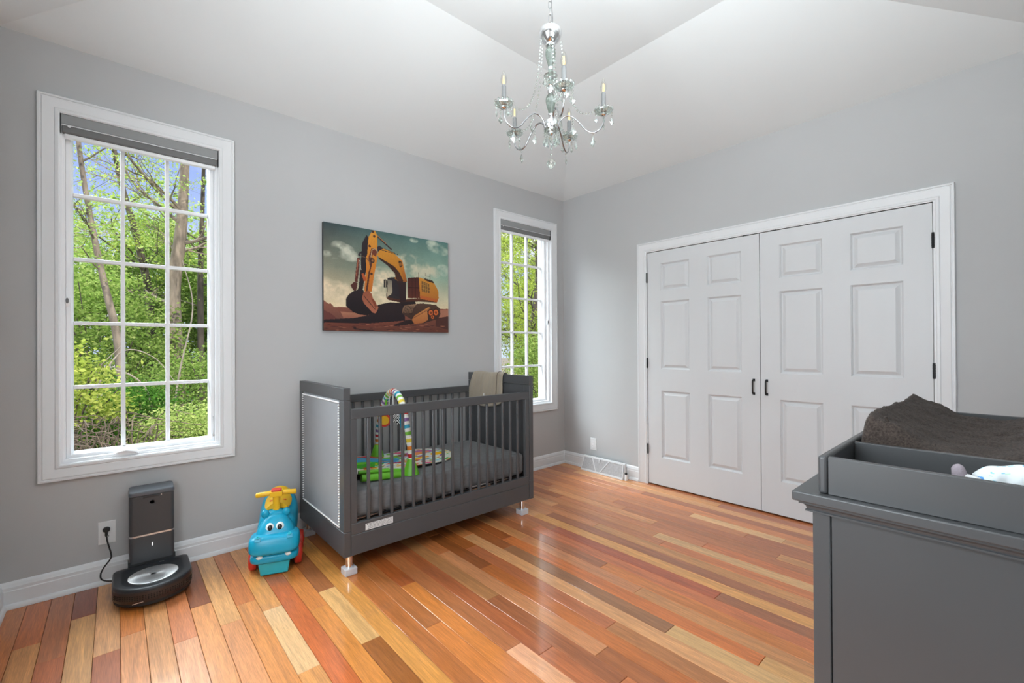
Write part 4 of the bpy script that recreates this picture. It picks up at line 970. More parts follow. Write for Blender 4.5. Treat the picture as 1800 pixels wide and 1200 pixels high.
for i in range(13):
    u = i/12; y = -.035+u*.175; hw = .070*(1-abs(u-.55)**2.2*.9); zc = .318+.030*(u-.3)**2*6*.6+.01*math.sin(u*3)
    rings.append([Vector((hw*math.cos(a), y, zc+(.012 if math.sin(a) > 0 else -.02)*abs(math.sin(a))-(.022*(abs(math.cos(a))**2)))) for a in [2*math.pi*k/20 for k in range(20)]])
b.sweep(rings); seat = b.build('seat', M['yellow'], hip, smooth=60)
for q in (-.03, .03):
    b = MB(); b.ellipsoid((q, .03, .331), .016, .008, .004, 12, 6); b.build('seat_slot', M['red'], seat, smooth=60)
b = MB(); b.lathe([(.022, .30), (.019, .33), (.019, .395)], c=(0, -.060, 0), n=20); b.build('steering_column', M['yellow'], hip, smooth=40)
b = MB(); b.tube([(-.103, -.062, .398), (-.097, -.062, .398), (-.03, -.060, .402), (.03, -.060, .402), (.097, -.062, .398), (.103, -.062, .398)], [.010, .0145, .0135, .0135, .0145, .010], 14); b.box(-.032, .032, -.085, -.035, .384, .414); b.build('handlebar', M['yellow'], hip, smooth=40, bevel=.003)
b = MB(); b.box(-.025, .025, -.083, -.037, .412, .424); b.build('horn_button', M['red'], hip, bevel=.004)

# ------------------------------------------------------------------ robot vacuum and its dock
dx = -3.3905
dock = thing('vacuum_dock', 'tall dark grey self-emptying vacuum dock plugged in under the large window', 'vacuum dock', (dx, -.09, 0))
hw = .0935
prof = [(-.052, .005), (.045, .005), (.048, .02), (.048, .47), (.040, .487), (.020, .493), (-.040, .470), (-.052, .448)]
def rounded_rect(hx_, hy_, r_, n=6, cy_=0):
    o = []
    for cx_, c2, a0 in ((hx_-r_, hy_-r_, 0), (-hx_+r_, hy_-r_, 90), (-hx_+r_, -hy_+r_, 180), (hx_-r_, -hy_+r_, 270)):
        for k in range(n+1): a = R(a0+90*k/n); o.append((cx_+r_*math.cos(a), c2+r_*math.sin(a)+cy_))
    return o
rr2 = rounded_rect(hw, .050, .018)
b = MB(); b.sweep([[Vector((x, y, z)) for x, y in rr2] for z in (.11, .2435)]); b.build('lower_tower', M['robot_grey'], dock, smooth=40)
b = MB(); b.sweep([[Vector((x, y, z)) for x, y in rr2] for z in (.2505, .452)]); b.build('dust_bin', M['robot_grey'], dock, smooth=40)
b = MB(); b.sweep([[Vector((x*1.004, y*1.01, z)) for x, y in rr2] for z in (.2430, .2510)]); b.build('trim_line', M['nickel'], dock, smooth=40)
rings = []
for s_, z, k in ((1.012, .4525, 0), (1.02, .458, 0), (1.018, .466, .0), (.99, .490, .55)):
    rings.append([Vector((x*s_, y*s_, z-(k*(.052-y)*.25 if k else 0))) for x, y in rr2])
b = MB(); b.sweep(rings); b.build('lid', M['robot_cap'], dock, smooth=50, bevel=.004)
b = MB(); b.box(-.0022, .0022, -.0515, -.0500, .186, .204); b.build('status_light', pmat('status_light', (.9, .9, .9), .4, emit=(1, 1, 1), estr=.7, noise=.01), dock)
b = MB(); b.lathe([(.010, -.0), (.0105, -.0008), (.007, -.0008), (.007, 0)], n=20, mat=Matrix.Translation((-.0, -.0500, .415)) @ Matrix.Rotation(R(90), 4, 'X')); b.build('round_emblem', M['robot_top'], dock, smooth=30)
b = MB(); b.box(-.038, .03, -.0512, -.0498, .440, .4485); b.build('latch', M['robot_top'], dock, bevel=.0005)
b = MB(); b.box(.036, .040, -.0530, -.050, .443, .451); b.build('catch_light', M['nickel'], dock)
b = MB(); b.prism([(-.30, .003), (.05, .003), (.05, .105), (-.045, .12), (-.055, .035), (-.30, .006)][::1], -hw-.004, hw+.004, lambda y, z, t: (t, y, z)); b.build('dock_base', M['rubber'], dock, bevel=.003)
b = MB(); b.lathe([(.012, 0), (.012, .008), (0, .009)], n=12, c=(.0, .02, .1)) if False else b.box(-.02, .02, .04, .058, .01, .04); b.build('rear_bumper', M['rubber'], dock)

ang = 0
rob = thing('robot_vacuum', 'D-shaped black robot vacuum with a silver disc, parked on its dock', 'robot vacuum', (-3.394, -.285, .012))
def dshape(hx_, back, rf, rc=.028, n=28):
    o = []
    cyf = 0.0
    for k in range(n+1): a = R(180+180*k/n); o.append((hx_*math.cos(a), cyf-.03+rf*math.sin(a)))
    for k in range(7): a = R(0+90*k/6); o.append((hx_-rc+rc*math.cos(a), back-rc+rc*math.sin(a)))
    for k in range(7): a = R(90+90*k/6); o.append((-hx_+rc+rc*math.cos(a), back-rc+rc*math.sin(a)))
    return o
def drings(levels): return [[Vector((x, y, z)) for x, y in dshape(.155*s_, .150*s_, .142*s_)] for s_, z in levels]
b = MB(); b.sweep(drings([(.93, .004), (.97, .008), (.97, .022)])); b.build('underside', M['rubber'], rob, smooth=40)
b = MB(); b.sweep(drings([(.985, .0225), (1.0, .026), (1.0, .068), (.992, .072)])); b.build('bumper', M['robot_side'], rob, smooth=40)
b = MB(); b.sweep(drings([(.990, .0725), (.988, .080), (.972, .0865), (.94, .0885), (.80, .0890), (.76, .0885), (.70, .0845), (.3, .0845)])); b.build('top_cover', M['robot_top'], rob, smooth=50)
b = MB(); b.lathe([(.099, 0), (.099, .004), (.094, .0055), (.03, .0045), (.022, .0035), (.0, .0035)], c=(0, -.016, .0842), n=48)
dm, ntd, Nd, Ld = node_mat('brushed_silver_disc')
o1 = Nd.new('ShaderNodeOutputMaterial'); pp = Nd.new('ShaderNodeBsdfPrincipled'); Ld.new(pp.outputs[0], o1.inputs[0])
pp.inputs['Base Color'].default_value = (.85, .85, .85, 1); pp.inputs['Metallic'].default_value = .85; pp.inputs['Roughness'].default_value = .36
pp.inputs['Anisotropic'].default_value = .85
tg = Nd.new('ShaderNodeTangent'); tg.direction_type = 'RADIAL'; tg.axis = 'Z'; Ld.new(tg.outputs[0], pp.inputs['Tangent'])
disc = b.build('lidless_disc', dm, rob, smooth=40); disc.name = 'silver_disc'
for v in disc.data.vertices: v.co -= Vector((0, -.016, 0))
disc.location = (0, -.016, 0)
b = MB(); b.lathe([(.012, .0885), (.012, .0892), (.008, .0892), (.008, .0885)], c=(0, 0, 0), n=20); b.build('clean_button', M['nickel'], disc, smooth=30)
b = MB()
for k in range(38):
    a = R(198+k*3.9)
    for j in range(3):
        x, y = .1553*math.cos(a), -.03+.1423*math.sin(a)
        b.ellipsoid((x, y, .040+j*.008), .0028, .0028, .0026, 6, 4)
b.build('vent_grille', M['dark'], rob, kind='stuff', recalc=False)
b = MB(); b.box(.03, .05, .118, .121, .089, .0895); b.build('button_icon', M['nickel'], rob)
b = MB(); b.box(-.085, -.045, -.1675, -.166, .0275, .0300); b.build('bumper_marking', M['nickel'], rob)

def outlet(label, fn, cu, cv, plug=False):
    loc = fn(cu, cv, 0)
    t_ = thing('wall_outlet', label, 'outlet', loc)
    f = rel(fn, loc)
    b = MB(); b.ring(cu-.033, cu+.033, cv-.056, cv+.056, [(.0025, 0), (.0025, .003), (0, .0055), (-.004, .006)], f, fill=True); b.build('cover_plate', M['plate'], t_, smooth=30)
    if plug:
        b = MB(); b.ring(cu-.0165, cu+.0165, cv-.033, cv+.033, [(0, .006), (0, .0072), (-.0015, .008)], f, fill=True); fc = b.build('rectangular_insert', M['sash'], t_)
        for s_ in (-1, 1):
            b = MB()
            for du in (-.006, .006): b.prism([(-.0011, -.004), (.0011, -.004), (.0011, .004), (-.0011, .004)], .0079, .0084, lambda u, v, t: f(cu+du+u, cv+s_*.018+v, t))
            b.build('slot', M['shade'], fc, kind='stuff')
        return t_
    for s_ in (-1, 1):
        b = MB(); cvv = cv+s_*.0195
        b.prism([(-.0165, -.010), (-.012, -.0135), (.012, -.0135), (.0165, -.010), (.0165, .010), (.012, .0135), (-.012, .0135), (-.0165, .010)], .0055, .0078, lambda u, v, t: f(cu+u, cvv+v, t)); fc = b.build('socket_face', M['plate'], t_)
        b = MB()
        for du in (-.006, .006): b.prism([(-.0011, -.004), (.0011, -.004), (.0011, .004), (-.0011, .004)], .0076, .0081, lambda u, v, t: f(cu+du+u, cvv+.002+v, t))
        b.prism([(-.002, -.002), (.002, -.002), (.002, .001), (-.002, .001)], .0076, .0081, lambda u, v, t: f(cu+u, cvv-.008+v, t)); b.build('slot', M['dark'], fc)
    return t_
outlet('white wall outlet with a black plug in it, left of the vacuum dock', fA, -3.5685, .262)
outlet('white wall outlet above the baseboard vent, nothing plugged in', fB, -.383, .251, True)
cord = thing('power_cord', 'black power cord curling from the wall outlet down to the vacuum dock', 'cord', (-3.571, -.012, .283))
b = MB(); b.lathe([(.012, .0), (.015, .003), (.015, .018), (.011, .026), (.006, .027)], n=16, mat=Matrix.Rotation(R(90), 4, 'X') @ Matrix.Diagonal((1.0, .85, 1, 1))); b.box(-.006, .006, -.026, -.006, -.028, 0); b.build('plug', M['rubber'], cord, smooth=40)
b = MB(); b.tube(bez([(0, -.020, -.024), (.004, -.022, -.06), (.018, -.028, -.125), (.015, -.03, -.15), (-.010, -.034, -.185), (-.022, -.036, -.215), (-.016, -.036, -.245), (.02, -.040, -.262), (.085, -.055, -.272)], 8), .0035, 8); b.build('cable', M['rubber'], cord, smooth=60)

# ------------------------------------------------------------------ baseboard register
vl = (-.030, -.54, 0)
vent = thing('baseboard_vent', 'white metal baseboard heat vent with crossed bars, on the floor beside the closet', 'vent', vl)
# local u along y (towards closet is negative), front face slopes
ya, yb = .245, -.245
fr = lambda s_, u, off=0: (-(.062-.036*s_)-off, u, .006+.130*s_)     # s from bottom 0 to top 1
b = MB()
def bar(u0, s0, u1, s1, wd, hgt=.004):
    d = Vector((0, (u1-u0), (s1-s0)*.13)); d.normalize(); nrm = Vector((0, -d.z, d.y))
    pts = []
    for (u, s_) in ((u0, s0), (u1, s1)):
        for q in (-1, 1):
            du, ds = nrm.y*wd/2*q, nrm.z*wd/2*q/.13
            pts.append((u+du, s_+ds))
    a, b2, c, d2 = pts
    P_ = [fr(p_[1], p_[0], 0) for p_ in (a, b2, d2, c)]; Q_ = [fr(p_[1], p_[0], hgt) for p_ in (a, b2, d2, c)]
    mb = MB(); mb.add(P_+Q_, [(0, 1, 2, 3), (4, 5, 6, 7)]+[(i, (i+1) % 4, 4+(i+1) % 4, 4+i) for i in range(4)]); return mb
off = .018
for nm, args in (('frame_rail', (ya, .03, yb, .03, .014)), ('frame_rail', (ya-off*0, .97, yb, .97, .011)), ('frame_stile', (ya-.004, 0, ya-.022, 1, .009)), ('frame_stile', (yb+.004, 0, yb+.022, 1, .011)), ('cross_bar', (.125, .95, .060, .05, .009)), ('cross_bar', (-.070, .95, .020, .05, .009))):
    m_ = bar(*args); m_.build(nm, M['trim'], vent)
b = MB(); b.add([fr(.02, ya-.006), fr(.02, yb+.006), fr(.98, yb+.022), fr(.98, ya-.022)], [(0, 1, 2, 3)]); o = b.build('mesh_screen', M['grey_mesh'], vent, recalc=False)
for s_, u in ((1, ya), (-1, yb)):
    b = MB(); us = u-s_*.004
    b.prism([(-.062, .004), (.0, .004), (0, .136), (-.026, .136)], us-.002, us+.002, lambda x, z, t: (x, t, z)); b.build('end_plate', M['trim'], vent)
b = MB(); b.box(-.03, .0, yb+.004, ya-.004, .134, .138); b.build('top_plate', M['trim'], vent)
b = MB(); b.box(-.066, -.0, yb, ya, .0, .005); b.build('bottom_flange', M['trim'], vent)
b = MB(); b.tube([fr(.95, .035, .004), fr(.86, .033, .013), fr(.74, .030, .012)], .0035, 6); b.tube([fr(.95, .035, .004), fr(.84, .042, .010)], .003, 6); b.build('damper_lever', M['trim'], vent, smooth=40)
stp = thing('door_stop', 'small white and black door stop standing at the closet end of the baseboard vent', 'door stop', (-.078, -.812, 0))
b = MB(); b.prism([(-.016, 0), (.016, 0), (.010, .055), (-.006, .055)], -.011, .011, lambda x, z, t: (x, t, z)); b.build('base', M['plate'], stp, bevel=.003)
b = MB(); b.ellipsoid((-.004, .0, .062), .014, .012, .010, 12, 8); b.build('rubber_head', M['rubber'], stp, smooth=60)

# ------------------------------------------------------------------ dresser with changing tray
DX0, DXL, DYF, DTZ = -2.4065, 1.34, -2.829, .900
dl = (DX0+DXL/2, -3.09, 0)
dr = thing('changing_dresser', 'charcoal grey dresser with moulded top edge, in the right foreground', 'dresser', dl)
f = lambda x, y, z: (x-dl[0], y-dl[1], z)
bx0, bx1, by1, by0 = DX0+.030, DX0+DXL-.030, DYF-.032, -3.345
def wbox(b, x0, x1, y0, y1, z0, z1): b.box(x0-dl[0], x1-dl[0], y0-dl[1], y1-dl[1], z0, z1)
b = MB(); wbox(b, DX0, DX0+DXL, -3.350, DYF, .8785, .900); b.build('top_board', M['dresser'], dr, bevel=.003, bseg=3)
# stepped moulding under the top
b = MB()
def mould(off0, z0, off1, z1):
    r_ = []
    for o_, z in ((off0, z0), (off1, z1)):
        r_.append([(DX0+o_-dl[0], -3.35-dl[1], z), (DX0+DXL-o_-dl[0], -3.35-dl[1], z), (DX0+DXL-o_-dl[0], DYF-o_-dl[1], z), (DX0+o_-dl[0], DYF-o_-dl[1], z)])
    return r_
levels = [(.0105, .878), (.0105, .8725), (.018, .8705), (.0215, .866), (.0235, .860), (.0205, .8585), (.0205, .855), (.028, .8535)]
rings = [mould(o_, z, o_, z)[0] for o_, z in levels]
b.sweep([[Vector(p_) for p_ in r_] for r_ in rings]); b.build('crown_moulding', M['dresser'], dr)
for (px_, wd) in ((bx0, .0), (bx1-.03, .0)):
    for py0, py1 in ((by1-.033, by1), (by0, by0+.033)):
        b = MB(); wbox(b, px_, px_+.03, py0, py1, .0, .853); b.build('corner_post', M['dresser'], dr, bevel=.0025)
for px_ in (bx0+.0025, bx1-.0185):
    b = MB(); wbox(b, px_, px_+.016, by0+.0345, by1-.0345, .08, .853); b.build('end_panel', M['dresser'], dr, bevel=.001)
b = MB(); wbox(b, bx0+.03, bx1-.03, by0, by0+.012, .06, .853); b.build('back_panel', M['dresser'], dr)
b = MB(); wbox(b, bx0+.03, bx1-.03, by1-.03, by1-.012, .06, .853); wbox(b, bx0+.03, bx1-.03, by0+.012, by1-.03, .06, .075); b.build('carcass', M['dresser'], dr)
for i in range(2):
    for j in range(3):
        x0 = bx0+.036+i*(bx1-bx0-.066)/2; x1 = x0+(bx1-bx0-.078)/2; z0 = .085+j*.256
        b = MB(); wbox(b, x0, x1, by1-.012, by1+.004, z0, z0+.246); dw = b.build('drawer', M['dresser'], dr, bevel=.003)
        for q in (.25, .75):
            b = MB(); xx = x0+(x1-x0)*q
            b.lathe([(.006, 0), (.006, .012), (.015, .018), (.014, .026), (.0, .028)], n=16, mat=Matrix.Translation((xx-dl[0], by1+.004-dl[1], z0+.123)) @ Matrix.Rotation(R(-90), 4, 'X')); b.build('knob', M['nickel'], dw, smooth=40)
# changing tray
tx0, tx1, ty1, ty0, tz = -2.387, -1.30, -2.874, -3.335, .982
tl_ = (tx0+.4, -3.1, .9005)
tray = thing('changing_tray', 'charcoal open-topped changing tray with a side compartment, on top of the dresser', 'tray', tl_)
def tb(b, x0, x1, y0, y1, z0, z1): b.box(x0-tl_[0], x1-tl_[0], y0-tl_[1], y1-tl_[1], z0-tl_[2], z1-tl_[2])
b = MB(); tb(b, tx0, tx1, ty1-.0175, ty1, .9005, tz); b.build('side_board', M['dresser'], tray, bevel=.006, bseg=4)
b = MB(); tb(b, tx0, tx1, ty0, ty0+.0175, .9005, tz); b.build('side_board', M['dresser'], tray, bevel=.006, bseg=4)
b = MB(); tb(b, tx0+.0015, tx0+.017, ty0+.0185, ty1-.0185, .9005, tz-.001); b.build('end_board', M['dresser'], tray, bevel=.0015)
b = MB(); tb(b, tx1-.017, tx1-.0015, ty0+.0185, ty1-.0185, .9005, tz-.001); b.build('end_board', M['dresser'], tray, bevel=.0015)
b = MB(); tb(b, -2.146, -2.133, ty0+.0178, ty1-.0178, .9065, tz-.003); b.build('divider', M['dresser'], tray, bevel=.0015)
b = MB(); tb(b, tx0+.016, tx1-.016, ty0+.018, ty1-.018, .9005, .906); b.build('tray_floor', M['dresser'], tray)
# changing pad under a terry towel
pl = (-1.72, -3.11, .907)
pad = thing('changing_pad', 'contoured changing pad covered with a rumpled dark brown terry towel, in the tray', 'changing pad', pl)
nx, ny = 190, 110
px0_, px1_ = -2.121, -1.325; py1_, py0_ = -2.896, -3.312
def wob(x, y):
    return (math.sin(x*6.1+y*3.7+.5)+math.sin(x*11.3-y*7.1+2.1)*.6+math.sin(x*2.9+y*19+1.0)*.45)
rt = np.random.default_rng(4); jit = rt.normal(0, .0011, (nx+1, ny+1))
vs = []
for i in range(nx+1):
    for j in range(ny+1):
        u = i/nx; v = j/ny
        eu = min(u, 1-u); ev = min(v, 1-v)
        x = px0_+(px1_-px0_)*u; y = py1_+(py0_-py1_)*v
        edge = (1-(1-min(1, eu/.050))**2.6)**.45 if eu < .050 else 1
        edv = (1-(1-min(1, ev/.075))**2.6)**.45 if ev < .075 else 1
        c_ = abs(v-.5)*2
        h = .066+.082*max(0, (c_-.12)/.88)**1.55
        h += .012*(1-u)*max(0, c_-.3)
        # folds fanning from the raised side down into the hollow
        fold = .0045*math.sin(y*70+x*16+2*math.sin(x*7))*(.35+.65*c_)+.0038*math.sin(x*52+y*24+math.sin(y*15)*1.5)*(1-c_*.5)+.0018*wob(x, y)
        fold += .0022*math.sin(x*120+y*60+3*math.sin(x*9+y*5))
        z = (h+fold)*edge*edv+jit[i, j]
        if u < .09 and v < .2: z += .004
        vs.append((x-pl[0]+.004*math.sin(y*40)*(1-edge), y-pl[1], max(z, 0.0)))
fs = []
for i in range(nx):
    for j in range(ny): a = i*(ny+1)+j; fs.append((a, a+1, a+ny+2, a+ny+1))
b = MB(); b.add(vs, fs); b.build('terry_towel', M['towel'], pad, smooth=80)
b = MB(); b.tube(bez([(-.375, .165, .135), (-.36, .15, .100), (-.35, .12, .085)]), .004, 6) ; b.build('towel_hem', M['towel'], pad, smooth=60)
# things in the compartment
sk = thing('baby_sock', 'small grey and white baby sock standing up in the tray compartment', 'sock', (-2.285, -3.092, .946))
b = MB(); rings = []
for s_, (y, z, r_) in enumerate([(.0, -.027, .012), (.001, .0, .013), (.004, .018, .012), (.006, .030, .0105), (.006, .037, .007), (.006, .040, .002)]):
    rings.append([Vector((r_*.8*math.cos(a), y+r_*math.sin(a), z)) for a in [2*math.pi*k/16 for k in range(16)]])
b.sweep(rings); b.build('sock_toe', M['sock'], sk, smooth=70)
b = MB(); b.tube(bez([(0, -.002, .012), (0, -.018, .008), (0, -.034, -.006), (0, -.045, -.024)]), .0115, 12); b.build('sock_cuff', M['white_cloth'], sk, smooth=70)
dcv = Canvas(70, 50); dcv.a[:] = lin((228, 234, 236)); rg = random.Random(9)
for i in range(70): 
    x, y = rg.random(), rg.random()
    dcv.blob(x, y, rg.uniform(.01, .035), rg.uniform(.006, .02), rg.choice([(90, 180, 225), (120, 205, 225), (60, 150, 220), (160, 215, 200)]), .9, 0, rg.uniform(-1, 1))
for i in range(12): dcv.blob(rg.random(), rg.random(), .02, .01, (170, 225, 190), .7, 0)
dia = attr_mat('nappy_print', 'print', .85, .2, .4, 300)
def diaper(label, c, w_, h_, rz, tilt, seed):
    t_ = thing('diaper', label, 'diaper', c, rz, group='diapers in the tray compartment')
    r5 = random.Random(seed); ph = r5.random()*6
    def fn(u, v):
        a = (u-.5)*2; e_ = 1-abs(a)**3
        y = (u-.5)*w_; th = (v-.5)*math.pi*1.05
        rad = .030*(.35+.65*e_)+.003*math.sin(u*16+ph)+.002*math.sin(u*31+v*7)
        return (math.sin(th)*rad*.9, y, h_*(.45+.55*e_)*math.cos(th*.92)+.002*math.sin(u*22+ph))
    o = dcv.grid('printed_diaper', fn, dia, t_); o.rotation_euler = (0, 0, 0)
    b = MB(); b.prism([(-.010, 0), (.010, 0), (.007, .014), (-.007, .014)], -.0015, .0015, lambda u, v, t: (t-.020+v*.5, u+w_*.40, v+.004)); b.build('fastening_tab', pmat('blue_tab_'+str(seed), (.10, .35, .75), .6, noise=.1), t_, bevel=.001)
diaper('crumpled white diaper with blue print, beside the little sock in the tray', (-2.250, -3.186, .9465), .165, .046, R(6), 0, 1)
diaper('second white diaper, lying flat behind the crumpled one in the tray', (-2.215, -3.285, .930), .09, .032, R(-10), 0, 2)

# ------------------------------------------------------------------ chandelier
chx, chy = -1.97, -1.69
ch = thing('chandelier', 'chrome and crystal chandelier with five candle arms, hanging from the tray ceiling', 'chandelier', (chx, chy, HT))
z_ = lambda z: z-HT
b = MB(); b.lathe([(.062, z_(3.082)), (.062, z_(3.072)), (.05, z_(3.055)), (.012, z_(3.045)), (.0, z_(3.044))], n=32); b.build('ceiling_canopy', M['chrome'], ch, smooth=40)
k = 0; z = 3.040
link0 = None
while z > 2.77:
    if link0 is None:
        b = MB(); hl, wl = .0185, .0075
        loop = [Vector((wl*math.cos(a), 0, (hl-wl)*(1 if math.sin(a) > 0 else -1)+wl*math.sin(a))) for a in [2*math.pi*q/16 for q in range(16)]]
        b.tube(loop, .0016, 6, closed=True); link0 = b.build('chain_link', M['arm_metal'], ch, smooth=60); o = link0
    else: o = link0.copy(); COL.objects.link(o); o.parent = ch
    o.location = (0, 0, z_(z-.0185)); o.rotation_euler = (0, 0, R(40+90*(k % 2))); z -= .0325; k += 1
b = MB(); b.tube(bez([(.003, 0, z_(3.045)), (.006, .002, z_(2.92)), (.014, 0, z_(2.83)), (.016, .0, z_(2.775)), (.004, 0, z_(2.745))], 8), .0022, 6); b.build('supply_wire', M['arm_metal'], ch, smooth=60)
b = MB(); b.tube([Vector((.009*math.cos(a), 0, z_(2.755)+.009*math.sin(a))) for a in [2*math.pi*q/16 for q in range(16)]], .002, 6, closed=True); b.build('hanging_loop', M['chrome'], ch, smooth=60)
b = MB(); b.lathe([(.0, z_(2.747)), (.010, z_(2.746)), (.05, z_(2.738)), (.0555, z_(2.728)), (.0545, z_(2.710)), (.044, z_(2.687)), (.027, z_(2.672)), (.023, z_(2.668)), (.023, z_(2.660)), (.012, z_(2.655))], n=36); b.build('top_bowl', M['chrome'], ch, smooth=40)
b = MB(); b.lathe([(.014, z_(2.657)), (.0225, z_(2.640)), (.0245, z_(2.620)), (.020, z_(2.595)), (.0125, z_(2.570)), (.011, z_(2.556))], n=24); b.build('glass_vase', M['smoke_glass'], ch, smooth=40)
b = MB(); b.lathe([(.0125, z_(2.558)), (.014, z_(2.552)), (.0125, z_(2.547)), (.0125, z_(2.544))], n=24); b.build('column_collar', M['chrome'], ch, smooth=40)
b = MB(); b.lathe([(.012, z_(2.512)), (.0155, z_(2.508)), (.012, z_(2.503))], n=24); b.build('column_collar', M['chrome'], ch, smooth=40)
b = MB(); b.lathe([(.010, z_(2.474)), (.013, z_(2.470)), (.008, z_(2.466)), (.013, z_(2.462)), (.0175, z_(2.452)), (.0175, z_(2.442)), (.013, z_(2.433)), (.010, z_(2.429))], n=24); b.build('column_ball', M['chrome'], ch, smooth=40)
b = MB(); b.lathe([(.011, z_(2.545)), (.012, z_(2.53)), (.011, z_(2.511))], n=20); b.build('glass_column', M['smoke_glass'], ch, smooth=40)
b = MB(); b.lathe([(.011, z_(2.504)), (.010, z_(2.49)), (.011, z_(2.473))], n=20); b.build('glass_column', M['smoke_glass'], ch, smooth=40)
b = MB(); b.lathe([(.012, z_(2.430)), (.022, z_(2.415)), (.0245, z_(2.398)), (.020, z_(2.372)), (.013, z_(2.35)), (.011, z_(2.332))], n=24); b.build('glass_vase', M['smoke_glass'], ch, smooth=40)
b = MB(); b.lathe([(.011, z_(2.334)), (.014, z_(2.330)), (.012, z_(2.325)), (.012, z_(2.300)), (.033, z_(2.297)), (.036, z_(2.292)), (.036, z_(2.272)), (.030, z_(2.262)), (.024, z_(2.252)), (.016, z_(2.246)), (.014, z_(2.236)), (.008, z_(2.232)), (.0, z_(2.23))], n=32); b.build('hub', M['chrome'], ch, smooth=40)
ARM = [(.030, 2.262), (.042, 2.293), (.066, 2.315), (.098, 2.313), (.132, 2.283), (.165, 2.243), (.198, 2.227), (.230, 2.241), (.246, 2.272), (.248, 2.303)]
GAR = [(.050, 2.690), (.058, 2.60), (.070, 2.50), (.092, 2.405), (.125, 2.342), (.165, 2.318), (.205, 2.328), (.225, 2.345)]
def octa(b, c, rx, rz, n=6):
    b.lathe([(.0002, -rz), (rx, 0), (.0002, rz)], c=c, n=n)
def kite(b, c, w_, h_, th, ang_):
    """cut kite drop hanging with its top at c"""
    x, y, z = c; ca, sa = math.cos(ang_), math.sin(ang_)
    P_ = [(0, 0, 0), (w_, 0, -.62*h_), (0, 0, -h_), (-w_, 0, -.62*h_), (0, th, -.58*h_), (0, -th, -.58*h_)]
    b.add([(x+p_[0]*ca-p_[1]*sa, y+p_[0]*sa+p_[1]*ca, z+p_[2]) for p_ in P_], [(0, 1, 4), (1, 2, 4), (2, 3, 4), (3, 0, 4), (1, 0, 5), (2, 1, 5), (3, 2, 5), (0, 3, 5)])
def strand(cx_, cy_, zt, nb, big):
    b = MB(); z = zt
    for q in range(nb): octa(b, (cx_, cy_, z-.006), .0055, .006); z -= .0125
    kite(b, (cx_, cy_, z), .0135*big, .040*big, .006, random.random()*3); return b
proto = {}
for kk in range(5):
    th = R(-82+72*kk-41.54); c, s_ = math.cos(th), math.sin(th)
    Rz = Matrix.Rotation(th, 4, 'Z')
    W = lambda r_, z, off=0: (r_*c-off*s_, r_*s_+off*c, z_(z))
    if 'arm' not in proto:
        def mk():
            a_ = MB(); a_.tube([(p_[0], p_[2]*0, p_[2]) for p_ in bez([(r_, 0, z_(z)) for r_, z in ARM], 8)], .0036, 10)
            proto['arm'] = a_.build('arm', M['arm_metal'], ch, smooth=60)
            a_ = MB(); a_.lathe([(.004, z_(2.298)), (.015, z_(2.302)), (.018, z_(2.307)), (.006, z_(2.309)), (.006, z_(2.312))], c=(.248, 0, 0), n=20); proto['cup'] = a_.build('drip_cup', M['chrome'], proto['arm'], smooth=40)
            a_ = MB()
            a_.lathe([(.006, z_(2.312)), (.024, z_(2.310)), (.040, z_(2.320)), (.042, z_(2.326)), (.038, z_(2.323)), (.022, z_(2.315)), (.008, z_(2.317))], c=(.248, 0, 0), n=12)
            for q in range(12):
                a = 2*math.pi*q/12; octa(a_, (.248+.041*math.cos(a), .041*math.sin(a), z_(2.331)), .006, .009)
                octa(a_, (.248+.026*math.cos(a+.2), .026*math.sin(a+.2), z_(2.327)), .005, .007)
            proto['bob'] = a_.build('crystal_dish', M['crystal'], proto['arm'])
            a_ = MB(); a_.lathe([(.0105, z_(2.318)), (.0105, z_(2.405)), (.009, z_(2.408))], c=(.248, 0, 0), n=20); proto['candle'] = a_.build('candle_sleeve', M['candle'], proto['arm'], smooth=40)
            a_ = MB(); a_.lathe([(.008, z_(2.408)), (.0135, z_(2.424)), (.0145, z_(2.438)), (.011, z_(2.455)), (.005, z_(2.470)), (.001, z_(2.480))], c=(.248, 0, 0), n=16); proto['bulb'] = a_.build('bulb', M['bulb_glass'], proto['arm'], smooth=60)
            a_ = MB()
            for q in range(4):
                a = 2*math.pi*q/4; a_.tube([(.248+.004*math.cos(a), .004*math.sin(a), z_(2.418)), (.248+.0022*math.cos(a), .0022*math.sin(a), z_(2.452))], .0011, 5)
            proto['fil'] = a_.build('filament', M['filament'], proto['arm'])
        mk(); arm = proto['arm']
    else:
        arm = proto['arm'].copy(); COL.objects.link(arm); arm.parent = ch
        for nm in ('cup', 'bob', 'candle', 'bulb', 'fil'):
            o = proto[nm].copy(); COL.objects.link(o); o.parent = arm
    arm.rotation_euler = (0, 0, th)
    b = MB()
    g_ = bez([W(r_, z) for r_, z in GAR], 16); acc = 0; last = g_[0]
    for p_ in g_:
        if (p_-last).length > .0135: octa(b, p_, .0062, .0066); last = p_
    th2 = th+R(10)
    b.build('bead_garland', M['crystal'], ch)
    for (rr3, zz3, off, nb, big) in ((.198, 2.222, 0, 1, 1.35), (.285, 2.317, 0, 2, .95), (.248, 2.315, .037, 2, 1.0), (.248, 2.315, -.037, 2, 1.0), (.212, 2.315, 0, 1, .8), (.105, 2.306, 0, 3, 1.15)):
        x, y, z = W(rr3, zz3, off); strand(x, y, z, nb, big).build('crystal_drop', M['crystal'], ch)
for q in range(10):
    a = 2*math.pi*q/10; r_ = .030
    b = strand(r_*math.cos(a), r_*math.sin(a), z_(2.258), 3, 1.0); b.build('crystal_drop', M['crystal'], ch)
for q in range(6):
    a = 2*math.pi*q/6+.3
    b = strand(.030*math.cos(a), .030*math.sin(a), z_(2.512), 1, .9); b.build('crystal_drop', M['crystal'], ch)
